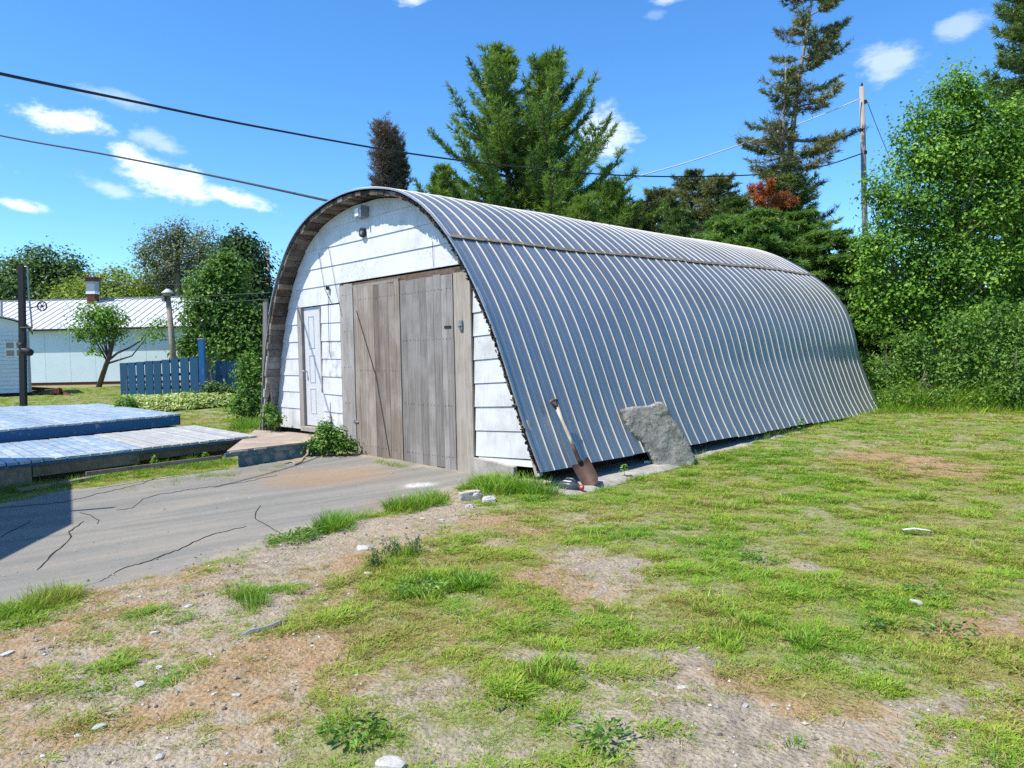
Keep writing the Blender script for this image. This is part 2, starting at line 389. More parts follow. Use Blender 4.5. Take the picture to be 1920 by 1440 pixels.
M['deep'] = foliage('deep_green_leaves', (.022, .055, .016), (.055, .11, .028), (.10, .17, .045), .25)
M['cover'] = foliage('variegated_leaves', (.15, .26, .05), (.42, .50, .16), (.66, .68, .38), .25)
M['weed'] = foliage('weed_leaves', (.055, .14, .022), (.15, .30, .045), (.27, .43, .09), .4)
M['weed_grey'] = foliage('grey_weed_leaves', (.08, .13, .06), (.17, .24, .11), (.25, .31, .16), .25)
# grass : tint per instance
def grassmat(name):
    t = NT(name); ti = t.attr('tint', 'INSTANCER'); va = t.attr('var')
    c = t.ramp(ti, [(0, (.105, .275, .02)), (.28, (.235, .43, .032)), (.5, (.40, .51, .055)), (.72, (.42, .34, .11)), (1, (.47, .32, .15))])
    c = t.mix(t.rng(va, 0, 1, 0, .55), c, t.mix(1.0, c, (.40, .46, .34), 'MULTIPLY'))  # random blade tone, plus darker roots: sheath colour and painted root shadow
    t.fin(c, .5, 0, .3)
    tr = t.node('ShaderNodeBsdfTranslucent'); t.l.new(c, tr.inputs['Color']); ms = t.node('ShaderNodeMixShader'); ms.inputs[0].default_value = .35
    t.l.new(t.b.outputs[0], ms.inputs[1]); t.l.new(tr.outputs[0], ms.inputs[2]); t.l.new(ms.outputs[0], t.out.inputs['Surface']); return t.m
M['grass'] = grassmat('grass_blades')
# ground
t = NT('bare_soil'); v = t.coord(); gr = t.attr('green'); dr = t.attr('dry')
n1 = t.noise(v, .8, 6, .6); n2 = t.noise(v, 9, 6, .68); n3 = t.noise(v, 60, 4, .7); vo = t.vor(v, 38); vo2 = t.vor(v, 95)
soil = t.mix(t.rng(n1, .32, .68), (.235, .195, .145), (.365, .32, .25)); soil = t.mix(t.rng(n2, .38, .64), soil, (.415, .345, .25)); soil = t.mix(t.rng(t.noise(v, 24, 5, .75), .54, .68, 0, .6), soil, (.145, .105, .07))
soil = t.mix(t.rng(n3, .5, .68, 0, .7), soil, (.15, .11, .075)); soil = t.mix(t.rng(vo, .0, .16, .7, 0), soil, (.50, .47, .43))
soil = t.mix(t.rng(vo2, .0, .22, .45, 0), soil, (.22, .19, .16))
drc = t.mix(t.rng(n3, .35, .65), (.26, .16, .085), (.43, .285, .15)); drc = t.mix(t.rng(n2, .4, .62, 0, .6), drc, (.36, .27, .175))
grc = t.mix(t.rng(n3, .35, .7), (.13, .17, .03), (.28, .31, .07))
nd = t.math('MULTIPLY', t.math('ADD', t.math('SUBTRACT', t.noise(v, 7, 6, .75), .5), t.math('MULTIPLY', t.math('SUBTRACT', n3, .5), .7)), 1.7)
c = t.mix(t.rng(t.math('ADD', dr, nd), .3, .7), soil, drc); c = t.mix(t.rng(t.math('ADD', gr, nd), .45, .95, 0, .62), c, grc)
t.bump(t.math('ADD', t.math('ADD', n2, t.math('MULTIPLY', n3, .45)), t.math('MULTIPLY', vo, -.5)), .9, .028)
M['ground'] = t.fin(c, .95, 0, .15)
# asphalt, streaks run along the driveway
t = NT('worn_asphalt'); v = t.coord(); vd = t.coord((.28, 2.6, 1), rot=(0, 0, math.radians(-39)))
n1 = t.noise(vd, 1.1, 6, .6, .3); n2 = t.noise(v, .55, 4, .6); n3 = t.noise(v, 120, 3, .7); n4 = t.noise(v, 11, 6, .7); sp = t.vor(v, 130)
c = t.mix(t.rng(n1, .30, .72), (.186, .178, .156), (.256, .242, .21))
c = t.mix(t.rng(t.math('ADD', t.math('MULTIPLY', n1, .6), t.math('MULTIPLY', n2, .5)), .5, .70, 0, .7), c, (.285, .25, .20))
c = t.mix(t.rng(n4, .45, .72, 0, .22), c, (.15, .145, .135)); c = t.mix(t.rng(n3, .55, .75, 0, .55), c, (.34, .33, .31)); c = t.mix(t.rng(n3, .25, .42, .5, 0), c, (.09, .088, .085))
ru = t.attr('rust'); c = t.mix(t.math('MULTIPLY', ru, t.rng(n4, .2, .7, .25, .75)), c, (.31, .19, .10))
sa_ = t.attr('sand'); c = t.mix(t.rng(t.math('ADD', sa_, t.math('MULTIPLY', t.math('SUBTRACT', n4, .5), 1.3)), .35, .8, 0, .85), c, (.36, .30, .215)); wh = t.attr('chalk'); c = t.mix(t.math('MULTIPLY', wh, t.rng(n4, .35, .5)), c, (.62, .61, .58))
c = t.mix(t.rng(t.noise(v, 42, 4, .75), .56, .66, 0, .45), c, (.11, .105, .095)); c = t.mix(t.rng(t.noise(v, 3.3, 6, .7), .60, .72, 0, .4), c, (.33, .29, .225))
t.bump(t.math('ADD', n3, t.math('MULTIPLY', n4, .6)), .6, .01); M['asphalt'] = t.fin(c, .85, 0, .25)
M['crack'] = plain('dark_crack', (.022, .02, .018), .95, 0, .3)

# ================================================================== GROUND
SU = np.array([0.68914671, -0.72462184, 0]); SA = np.array([0.72462184, 0.68914671, 0]); S0 = np.array([0.1497, 9.3875, 0])
def S(u, a, z): return S0+SU*u+SA*a+np.array([0, 0, z])
def to_ua(x, y): dx = np.asarray(x)-S0[0]; dy = np.asarray(y)-S0[1]; return dx*SU[0]+dy*SU[1], dx*SA[0]+dy*SA[1]
def seg_sd(x, y, poly):
    """signed distance, positive inside"""
    P = np.asarray(poly); d2 = np.full(np.shape(x), 1e9); ins = np.zeros(np.shape(x), bool)
    for i in range(len(P)):
        a_, b_ = P[i], P[(i+1) % len(P)]; e = b_-a_; L = e @ e+1e-12
        tt = np.clip(((x-a_[0])*e[0]+(y-a_[1])*e[1])/L, 0, 1)
        d2 = np.minimum(d2, (x-a_[0]-tt*e[0])**2+(y-a_[1]-tt*e[1])**2)
        cnd = (a_[1] > y) != (b_[1] > y)
        with np.errstate(divide='ignore', invalid='ignore'): xi = a_[0]+(y-a_[1])/(b_[1]-a_[1])*e[0]
        ins ^= cnd & (x < xi)
    return np.where(ins, 1, -1)*np.sqrt(d2)
drive_px = [(-700,1420),(7,1149),(133,1110),(273,1084),(333,1078),(433,1044),(483,1030),(547,1004),(610,988),(720,962),(810,942),(862,916),(905,896),(895,884),(680,852),(575,858),(450,876),(280,899),(130,921),(0,946),(-500,1030)]
drive_poly = np.array([gpt(*p)[:2] for p in drive_px])
def drive_sd(x, y): return seg_sd(x, y, drive_poly)+(fbm(x, y, .5, 3)-.5)*.26+(vnoise(x, y, .09, 8)-.5)*.04
sparse_poly = np.array([gpt(*p)[:2] for p in [(-900,1700),(-900,1400),(7,1150),(273,1084),(547,1004),(720,962),(862,920),(915,950),(900,985),(840,1020),(735,1068),(660,1120),(600,1165),(640,1240),(590,1330),(640,1450),(640,1800)]])
def blobs(px_list):
    out = []
    for (px, py, rx, ry, s) in px_list:
        c = gpt(px, py); rw = rx*c[1]/F_PX; rh = .5*abs(gpt(px, py-ry)[1]-gpt(px, py+ry)[1]); out.append((c[0], c[1], rw, rh, s))
    return out
BARE = blobs([(1120,1078,120,34,1.0),(1040,1060,90,40,.4),(1320,1252,85,32,1.0),(1190,1330,190,60,.9),(1480,1330,190,60,.75),(1400,1420,230,50,.9),(1650,1400,260,50,.95),
  (1850,1345,190,45,.8),(1462,1062,55,26,.8),(1350,1030,120,26,.35),(1840,1140,110,28,.95),(1745,880,95,24,.8),(1620,858,110,14,.7),(1880,1170,90,30,.6),(960,985,60,22,.7),(930,1120,100,36,.55),
  (1000,1250,110,40,.4),(820,1250,170,70,.45),(700,1320,160,50,.5),(1700,1220,140,30,.35),(900,1380,90,40,.35),(1560,1235,70,26,.3),(1000,1020,70,16,.4),(1250,960,160,12,.3)])
LUSH = blobs([(790,1110,110,42,.75),(890,1080,70,30,.5),(700,1380,90,50,.7),(1130,1400,70,40,.6),(1020,1330,80,60,.5),(1560,1100,130,50,.5),(1350,1180,200,60,.3),(1450,1010,250,40,.4),
  (1640,1250,150,50,.35),(1250,1270,45,30,.5),(1010,920,40,18,.7),(950,905,70,22,.9),(760,952,55,16,.85),(70,1140,60,14,.5),(10,1160,50,14,.5),(560,1012,60,10,.4),(630,985,30,16,.8),
  (220,1245,40,10,.35),(430,1250,40,14,.35),(330,1290,40,14,.3),(460,1120,40,18,.6),(290,1150,40,14,.45),(180,1330,30,12,.3),(520,1180,40,14,.3),(640,1150,50,30,.45),(860,1160,50,20,.3),
  (1180,900,140,18,.5),(1400,860,160,16,.5),(1650,800,200,16,.4),(1770,1280,120,60,.4),(1900,1250,80,60,.4),(1300,1090,70,22,.3),(100,1360,60,26,.35),(900,1250,40,18,.45),(640,1370,50,20,.4),(780,1290,50,22,.35),(150,890,200,10,.4),(620,872,40,10,.8),(1480,1400,60,14,.2),(760,870,50,8,.8),(850,884,40,6,.6)])
DRY = blobs([(1745,885,120,26,.6),(1620,860,130,16,.5),(1600,1300,220,50,.5),(1480,1290,120,40,.6),(960,985,80,26,.9),(1200,985,150,22,.3),(180,1140,60,14,.9),(520,1250,140,50,.5),(330,1340,150,40,.5),(120,1390,120,40,.6),(680,1190,140,40,.6),(800,1180,150,50,.6),(900,1060,140,30,.45),(700,1290,120,40,.4),(1850,1180,120,40,.6),(1800,1050,160,30,.3),(1240,1300,90,40,.2),(1000,1130,120,40,.5),(400,790,120,12,.5)])
def bl(x, y, lst):
    r = np.zeros(np.shape(x))
    for cx_, cy_, rx, ry, s in lst:
        dx = np.abs(x-cx_); 
        q = ((x-cx_)/rx)**2+((y-cy_)/ry)**2; r = r+s*np.exp(-q**1.3)
    return r
def cover(x, y):
    wx = x+(fbm(x, y, .45, 21)-.5)*.95; wy = y+(fbm(x, y, .45, 22)-.5)*.95
    sp = np.clip(seg_sd(wx, wy, sparse_poly)/.45+.5, 0, 1)
    n = fbm(x, y, 1.1, 1, 5)-.5; n2 = fbm(x, y, .28, 5, 3)-.5
    g = .98*(1-sp)+.19*sp-.42*np.exp(-(np.clip(-drive_sd(x, y), 0, None)/.85)**2)*sp+n*.66+n2*(.74)+bl(wx, wy, LUSH)*.72-bl(wx, wy, BARE)*.88
    far = np.clip((y-12)/8, 0, 1); g = g+.25*far
    d = .26+.12*sp+(fbm(x, y, .9, 9)-.5)*1.2+bl(wx, wy, DRY)*.9-bl(wx, wy, LUSH)*.5
    return np.clip(g, 0, 1), np.clip(d, 0, 1)
def axis(lo, hi, fine_lo, fine_hi, h, grow=1.18):
    mid = list(np.arange(fine_lo, fine_hi+1e-6, h)); s_ = h; q = fine_hi; up = []
    while q < hi: s_ *= grow; q += s_; up.append(q)
    s_ = h; q = fine_lo; dn = []
    while q > lo: s_ *= grow; q -= s_; dn.append(q)
    return np.array(dn[::-1]+mid+up)
gx = axis(-900, 900, -9.5, 13, .07); gy = axis(-400, 1500, 2.2, 17, .07)
X, Y = np.meshgrid(gx, gy); xs, ys = X.ravel(), Y.ravel()
g_, d_ = cover(xs, ys)
near = np.exp(-np.clip(np.hypot(xs, ys-8)-10, 0, None)/6)
ii = drive_sd(xs, ys); uu, aa = to_ua(xs, ys)
inb = (uu > -6.9) & (uu < .25) & (aa > 0) & (aa < 10.4)
bumps = ((fbm(xs, ys, .6, 31)-.5)*.07+(fbm(xs, ys, .13, 33, 2)-.5)*.02+(fbm(xs, ys, 3, 35)-.5)*.05)*near*np.clip(-ii/.3, 0.05, 1)
# low bank where the driveway has been scraped
zs = terrain(xs, ys)+bumps-.03*np.clip(ii/.1, 0, 1)-.05*inb
nx, ny = len(gx), len(gy)
idx = np.arange(nx*ny).reshape(ny, nx)
Fq = np.stack([idx[:-1, :-1], idx[:-1, 1:], idx[1:, 1:], idx[1:, :-1]], -1).reshape(-1, 4)
far_g = np.clip((np.hypot(xs, ys)-16)/6, 0, 1)
ground = mesh_np('ground', np.stack([xs, ys, zs], 1), Fq, M['ground'], attrs={'green': np.maximum(g_, far_g*.9), 'dry': d_*(1-far_g*.5)}, smooth=True)
tag(ground, 'bare soil and thin grass ground of the yard', kind='structure')
def gz(x, y):
    x = np.asarray(x, float); y = np.asarray(y, float); i2 = drive_sd(x, y)
    nr = np.exp(-np.clip(np.hypot(x, y-8)-10, 0, None)/6)
    b = ((fbm(x, y, .6, 31)-.5)*.07+(fbm(x, y, .13, 33, 2)-.5)*.02+(fbm(x, y, 3, 35)-.5)*.05)*nr*np.clip(-i2/.3, 0.05, 1)
    return terrain(x, y)+b
# driveway: thin sheet whose rim dips under the soil
dx_ = np.arange(-10, .4, .06); dy_ = np.arange(2.0, 13.4, .06); X, Y = np.meshgrid(dx_, dy_); xs, ys = X.ravel(), Y.ravel()
sd = drive_sd(xs, ys); zs = terrain(xs, ys)+np.clip(sd*.35, -.06, .016)+(fbm(xs, ys, 1.6, 41)-.5)*.02*np.clip(sd/.4, 0, 1)
ok = sd > -.16; idx = np.arange(len(xs)).reshape(len(dy_), len(dx_))
Fq = np.stack([idx[:-1, :-1], idx[:-1, 1:], idx[1:, 1:], idx[1:, :-1]], -1).reshape(-1, 4); Fq = Fq[ok[Fq].all(1)]
RUST = blobs([(640,893,100,16,1),(560,905,70,12,.8),(730,948,60,10,.6),(520,890,80,10,.4)]); CH = blobs([(790,911,26,4,.8),(770,914,14,3,.5)])
driveway = mesh_np('driveway', np.stack([xs, ys, zs], 1), Fq, M['asphalt'], attrs={'sand': np.clip(1-sd/.55, 0, 1)*(.35+.65*vnoise(xs, ys, .4, 140)), 'rust': np.clip(bl(xs, ys, RUST), 0, 1), 'chalk': np.clip(bl(xs, ys, CH), 0, 1)}, smooth=True)
tag(driveway, 'cracked grey asphalt driveway leading to the barn door', kind='structure')
def crack(pts, wd):
    P = []
    for i in range(len(pts)-1):
        p, q = np.array(pts[i], float), np.array(pts[i+1], float); n = max(2, int(np.linalg.norm(q-p)/7))
        for k in range(n): P.append(p+(q-p)*k/n+np.array([rnd.uniform(-1.2, 1.2), rnd.uniform(-.9, .9)]))
    P.append(np.array(pts[-1], float)); W = [gpt(*p) for p in P]
    V = []; Fc = []
    for i, p in enumerate(W):
        t_ = W[min(i+1, len(W)-1)]-W[max(i-1, 0)]; t_[2] = 0; t_ = unit(t_); n_ = np.array([-t_[1], t_[0], 0])
        ww = wd*.5*(.4+rnd.random()*1.1)*(.35+.65*min(1, 4*min(i, len(W)-1-i)/len(W)+.1)); z_ = float(terrain(p[0], p[1]))+(float(fbm(p[0], p[1], 1.6, 41))-.5)*.02+.021
        for s_ in (-1, 1): V.append(np.array([p[0], p[1], z_])+n_*ww*s_)
        for s_ in (-1, 1): V.append(np.array([p[0], p[1], z_-.028])+n_*ww*s_*.6)
    for i in range(len(W)-1):
        k = i*4; Fc += [(k, k+1, k+5, k+4), (k, k+4, k+6, k+2), (k+1, k+3, k+7, k+5)]
    m = MB(); m.add(V, Fc); m.build('crack', M['crack'], driveway)
for pts, wd in [([(30,1138),(85,1123),(135,1108),(185,1095),(232,1068),(275,1056),(310,1043),(335,1034),(362,1020),(400,1005),(440,995),(462,990)], .009),
    ([(70,1072),(88,1052),(105,1036),(125,1020),(133,1008),(128,1000),(140,992),(158,980)], .009),
    ([(150,964),(170,968),(186,978),(182,985)], .006), ([(220,960),(248,955),(262,945),(268,938),(300,930),(380,918),(460,907),(520,893)], .006),
    ([(488,951),(480,962),(478,975),(495,985),(515,997),(525,1003)], .007), ([(0,955),(60,950),(120,944),(180,930),(260,912),(290,900)], .006), ([(0,1010),(30,995),(58,980)], .005)]:
    crack(pts, wd)

# ================================================================== ARCHED SHED
prof_raw = [(.58,.24),(.43,.52),(.25,.9),(.03,1.42),(-.24,2.03),(-.59,2.62),(-1.02,3.2),(-1.52,3.67),(-1.95,3.93),(-2.39,4.10),(-3.1,4.23),(-3.8,4.25),(-4.6,4.13),(-5.2,3.91),(-5.66,3.59),(-6.11,3.06),(-6.41,2.49),(-6.63,1.9),(-6.8,1.19),(-6.96,.46),(-7.03,.12)]
def catmull(P, n=10):
    P = [np.array(p, float) for p in P]; P = [2*P[0]-P[1]]+P+[2*P[-1]-P[-2]]; out = []
    for i in range(1, len(P)-2):
        for k in range(n):
            t_ = k/n; a_, b_, c_, d_ = P[i-1:i+3]
            out.append(.5*((2*b_)+(-a_+c_)*t_+(2*a_-5*b_+4*c_-d_)*t_**2+(-a_+3*b_-3*c_+d_)*t_**3))
    out.append(P[-2]); return np.array(out)
PR = catmull(prof_raw); SL = np.concatenate([[0], np.cumsum(np.linalg.norm(np.diff(PR, axis=0), axis=1))]); STOT = SL[-1]
# light smoothing
for _ in range(30): PR[1:-1] = PR[1:-1]*.5+.25*(PR[:-2]+PR[2:])
SL = np.concatenate([[0], np.cumsum(np.linalg.norm(np.diff(PR, axis=0), axis=1))]); STOT = SL[-1]
def prof(s, off=0.0):
    s = np.asarray(s, float); p = np.stack([np.interp(s, SL, PR[:, 0]), np.interp(s, SL, PR[:, 1])], -1)
    e = .06; q1 = np.stack([np.interp(s+e, SL, PR[:, 0]), np.interp(s+e, SL, PR[:, 1])], -1); q0 = np.stack([np.interp(s-e, SL, PR[:, 0]), np.interp(s-e, SL, PR[:, 1])], -1)
    t_ = q1-q0; t_ /= np.linalg.norm(t_, axis=-1, keepdims=True); n_ = np.stack([t_[..., 1], -t_[..., 0]], -1)   # outward
    return p+n_*off, n_
APEX = PR[:, 1].argmax()
def u_right(z, off=-.10):
    P_, _ = prof(SL, off); k = P_[:, 1].argmax(); return float(np.interp(z, P_[:k+1, 1], P_[:k+1, 0]))
def u_left(z, off=-.10):
    P_, _ = prof(SL, off); k = P_[:, 1].argmax(); return float(np.interp(z, P_[k:, 1][::-1], P_[k:, 0][::-1]))
ZTOP = float(prof(SL, -.10)[0][:, 1].max())
shed = empty('arched_shed', S(-3.4, 0, 0), 'long arched shed with galvanised metal roof and white siding front with wooden doors', 'shed')
A_F, A_B = -.31, 10.44
# --- roof sheets
RIB = .2286; NR = 4
def wob(s, a):
    a = np.asarray(a); s = np.asarray(s)
    k = np.exp(-((s-1.35)/.35)**2)*.018*np.clip((a-3.5)/2, 0, 1)           # dent line along the lower wall
    q = np.clip((a+.3)/9.5, 0, 1); k = k-.27*np.exp(-((s-2.55)/1.15)**2)*np.clip(s/.7, 0, 1)*q*q*(3-2*q)   # the far half of the right side bellies out
    return (fbm(s*1.0, a, 1.7, 51, 2)-.5)*.035-k+(fbm(s, a*.6, .55, 53, 2)-.5)*.010
def roof_sheet(a0, a1, s0, s1, lift, ns, mat='galv', jit=0.0):
    ca = []; ch = []; na = int(round((a1-a0)/RIB)); st_ = (a1-a0)/na
    for i in range(na):
        b = a0+i*st_
        ca += [b+.001, b+.005, b+.012, b+.017, b+.5*st_-.012, b+.5*st_, b+.5*st_+.012]; ch += [0, .0125, .0125, 0, 0, .004, 0]
    ca.append(a1); ch.append(0); ca, ch = np.array(ca), np.array(ch)
    ss = np.linspace(s0, s1, ns); p, n_ = prof(ss)
    V = []
    wv = wob(ss[:, None]+0*ca[None], ca[None]+0*ss[:, None])
    H = ch[None, :]+lift+wv+.010*np.linspace(0, 1, len(ca))[None, ::-1]*0
    uu_ = p[:, None, 0]+n_[:, None, 0]*H; zz = p[:, None, 1]+n_[:, None, 1]*H
    aa_ = ca[None]+0*uu_
    W = S0+uu_[..., None]*SU+aa_[..., None]*SA; W[..., 2] = zz
    W2 = W.copy(); thick = .004
    W2 = S0+(uu_-n_[:, None, 0]*thick)[..., None]*SU+aa_[..., None]*SA; W2[..., 2] = zz-n_[:, None, 1]*thick
    n1, n2 = W.shape[:2]; V = np.concatenate([W.reshape(-1, 3), W2.reshape(-1, 3)]); id_ = np.arange(n1*n2).reshape(n1, n2); o2 = n1*n2
    f1 = np.stack([id_[:-1, :-1], id_[:-1, 1:], id_[1:, 1:], id_[1:, :-1]], -1).reshape(-1, 4)
    f2 = f1[:, ::-1]+o2
    def rim(r): return np.stack([r[:-1], r[:-1]+o2, r[1:]+o2, r[1:]], -1)
    Fq = np.concatenate([f1, f2, rim(id_[0]), rim(id_[-1])[:, ::-1], rim(id_[:, 0])[:, ::-1], rim(id_[:, -1])])
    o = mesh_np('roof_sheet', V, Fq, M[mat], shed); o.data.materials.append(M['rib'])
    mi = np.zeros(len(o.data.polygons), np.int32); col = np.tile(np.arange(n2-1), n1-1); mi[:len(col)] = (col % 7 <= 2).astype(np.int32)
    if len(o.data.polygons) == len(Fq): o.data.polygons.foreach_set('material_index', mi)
s_seamR = float(np.interp(3.27, PR[:APEX, 1], SL[:APEX])); s_seamL = STOT-float(np.interp(3.5, PR[APEX:, 1][::-1], (STOT-SL[APEX:])[::-1]))
EDGE = []; W_ = RIB*NR; nsh = int(math.ceil((A_B-A_F)/W_))
for i in range(nsh):
    a0 = A_F+i*W_; a1 = min(A_B, a0+W_)
    if a1-a0 < .1: continue
    if a1 < A_B-.01: a1 += .0
    lowj = 0.0 if i > 1 else 0
    big = (3 if i in (3,) else 0)
    roof_sheet(a0, a1-(.012 if i in (2, 3, 6, 8, 9, 10) else .002), 0.0+.03*((i*37) % 5)/5-(0 if i < 9 else .04), s_seamR+.03+rnd.uniform(-.01, .02), .004+.003*(i % 2), 40)
    EDGE.append(s_seamR-.05+.012*math.sin(i*1.7)+rnd.uniform(-.008, .008))
    roof_sheet(a0+.01, a1+.01, EDGE[-1], s_seamL, .018+.003*(i % 2), 36)
    roof_sheet(a0, a1, s_seamL-.04, STOT, .004+.003*(i % 2), 24)
# dark lapped joint under the upper sheets
m = MB()
for i in range(90):
    a0 = A_F+.01+i*(A_B-A_F)/90; q = EDGE[min(len(EDGE)-1, int((a0-A_F)/W_))]-.011+rnd.uniform(-.005, .004); p0, n0 = prof(q); p1, _ = prof(q+.06)
    h = .0225+float(wob(q, a0))
    b = S(p0[0]+n0[0]*h, a0, p0[1]+n0[1]*h); e = S(p1[0]+n0[0]*h, a0, p1[1]+n0[1]*h)
    m.box(b, SA*(A_B-A_F)/90*.99, e-b, np.array([SU[0]*n0[0], SU[1]*n0[0], n0[1]])*.006)
m.build('seam_strip', M['joist'], shed)
# small lifted strip near the ridge
for (sa, aa0, ln) in [(s_seamR+1.55, 3.9, 1.5)]:
    m = MB()
    for i in range(12):
        a0 = aa0+i*ln/12; q = sa+rnd.uniform(-.02, .02); p0, n0 = prof(q); p1, _ = prof(q+.05); h = .05+float(wob(q, a0))
        b = S(p0[0]+n0[0]*h, a0, p0[1]+n0[1]*h); e = S(p1[0]+n0[0]*h, a0, p1[1]+n0[1]*h)
        m.box(b, SA*ln/12*.97, e-b, np.array([SU[0]*n0[0], SU[1]*n0[0], n0[1]])*.006)
    m.build('lifted_strip', M['black_rot'], shed)
# --- sheathing boards under the sheets, their ends stick out over the front
s = .04
while s < STOT-.12:
    wdt = rnd.uniform(.11, .16); s1 = min(s+wdt-.006, STOT-.01)
    p0, n0 = prof(s, -.018); p1, n1 = prof(s1, -.018); th = .062+rnd.uniform(-.010, .012); a0 = A_F+.012+rnd.uniform(0, .03)
    pm = prof(.5*(s+s1))[0]
    q0 = p0-n0*th; q1 = p1-n1*th
    V = [S(p0[0], a0, p0[1]), S(p1[0], a0, p1[1]), S(q1[0], a0, q1[1]), S(q0[0], a0, q0[1])]; V += [v_+SA*.75 for v_ in V]
    m = MB(); m.add(V, [(0,1,2,3)[::-1], (4,5,6,7), (0,4,5,1)[::-1], (1,5,6,2)[::-1], (2,6,7,3)[::-1], (3,7,4,0)[::-1]])
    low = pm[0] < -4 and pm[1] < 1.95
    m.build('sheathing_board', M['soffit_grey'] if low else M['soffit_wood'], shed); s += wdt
# inner dark lining keeps daylight out behind the front
ss = np.linspace(.02, STOT-.02, 60); p, n_ = prof(ss, -.035)
W0 = np.array([S(q[0], A_F+.70, q[1]) for q in p]); W1 = np.array([S(q[0], A_B-.02, q[1]) for q in p])
mesh_np('roof_lining', np.concatenate([W0, W1]), [(i, i+1, 61+i, 60+i) for i in range(59)], M['dark_wood'], shed)
pts_back = [(q[0], q[1]) for q in prof(np.linspace(.0, STOT, 50), -.03)[0]]
MB().prism(pts_back, S(0, 0, 0), SU, np.array([0, 0, 1.]), SA, A_B-.14, A_B-.05).build('end_wall', M['grey_wood'], shed)
MB().prism([(q[0], q[1]) for q in prof(np.linspace(.0, STOT, 50), -.05)[0]], S(0, 0, 0), SU, np.array([0, 0, 1.]), SA, .10, .14).build('front_frame', M['dark_wood'], shed)
# torn black felt edge along the right rim
m = MB()
for i in range(520):
    s = rnd.uniform(0.0, s_seamR+1.3)**1.0; p, n0 = prof(s, -.006-rnd.random()*.048); t_ = np.array([-n0[1], n0[0]]); r = rnd.uniform(.004, .013); L = rnd.uniform(.006, .03)*rnd.choice((1, 1, 1.8))
    c = S(p[0], A_F-.012+rnd.uniform(-.03, .03), p[1]); N3 = SU*n0[0]+np.array([0, 0, n0[1]]); T3 = SU*t_[0]+np.array([0, 0, t_[1]])
    ang = rnd.uniform(-.7, .7); T4 = T3*math.cos(ang)+N3*math.sin(ang); N4 = N3*math.cos(ang)-T3*math.sin(ang)
    m.box(c, T4*L, SA*rnd.uniform(.01, .05), N4*r)
tag(m.build('torn_edge', M['black_rot'], shed), kind='stuff')
# bright metal drip edge on the front of the sheets
ss = np.linspace(0, STOT*.80, 90); P0, n_ = prof(ss, .024)
m = MB()
V = []
for q, nn in zip(P0, n_):
    o_ = float(wob(0, 0))*0
    V += [S(q[0], A_F-.012, q[1]), S(q[0]-nn[0]*.022, A_F-.014, q[1]-nn[1]*.022), S(q[0], A_F+.02, q[1])]
m.add(V, [f for i in range(89) for f in ((3*i, 3*i+1, 3*i+4, 3*i+3), (3*i+2, 3*i, 3*i+3, 3*i+5))]); m.build('edge_trim', M['galv'], shed)
# grey rim board at the foot of the right side
q0 = S(.20, A_F+.06, .82); q1 = S(.42, A_F+.06, .16)
MB().box(q0, q1-q0, SU*.10+np.array([0, 0, .03]), SA*.04).build('rim_board', M['grey_wood'], shed)

# --- siding
ZV = np.array([0, 0, 1.0])
def siding(ul, ur, z0, z1, mat='siding', tilt=0.0):
    """ul / ur are numbers or functions of z"""
    fl = ul if callable(ul) else (lambda z: ul); fr = ur if callable(ur) else (lambda z: ur)
    zz = np.linspace(z0, min(z1, ZTOP-.012), 7); dep = lambda z: .019-.014*(z-z0)/(z1-z0)
    L = [(fl(z), z) for z in zz]; Rr = [(fr(z), z) for z in zz]
    if Rr[0][0]-L[0][0] < .04: return
    umid = .5*(L[0][0]+Rr[0][0])
    fr_ = []; bk = []
    loop = L+Rr[::-1]
    jj = rnd.uniform(-.0012, .0012)
    for (u_, z_) in loop:
        zz_ = z_+tilt*(u_-umid)
        fr_.append(S(u_, -dep(z_)+jj, zz_)); bk.append(S(u_, .045, zz_))
    n = len(loop)
    mm = MB().add(fr_+bk, [tuple(range(n)), tuple(range(n, 2*n))[::-1]]+[(i, n+i, n+(i+1) % n, (i+1) % n) for i in range(n)])
    mm.build('siding_board', M[mat], shed)
zl = [.425, .735, 1.045, 1.352, 1.662, 1.970, 2.285, 2.592, 2.915, 3.235, 3.56, 3.88, ZTOP-.01]
UL = lambda z: u_left(z, -.095); URt = lambda z: u_right(z, -.095)
g = .002
siding(UL, -5.885, .36, .735-g)
for i in range(1, 7):
    siding(UL, -5.885, zl[i], zl[i+1]-g)
siding(-5.045, -4.40, .40, .72-g, 'flaking')
for i in range(1, 7):
    siding(-5.045, -4.40, zl[i]-.018, zl[i+1]-.018-g, 'flaking' if i in (3, 4) else 'siding', -.02)
siding(UL, -4.395, zl[7]-.0, zl[8]-g)
MB().box(S(-6.46, -.004, .36), SU*.57, SA*.01, ZV*.055).build('skirting_board', M['grey_wood'], shed)
siding(UL, URt, zl[8], zl[9]-g, 'fleck')
for i in range(9, 12): siding(UL, URt, zl[i], zl[i+1]-g)
zr = [.31, .655, .975, 1.29, 1.605, 1.925, 2.24, 2.555, 2.90]
for i in range(8): siding(-.945, URt, zr[i], zr[i+1]-g, tilt=.045)
siding(-.90, URt, .215, .30, tilt=.03)
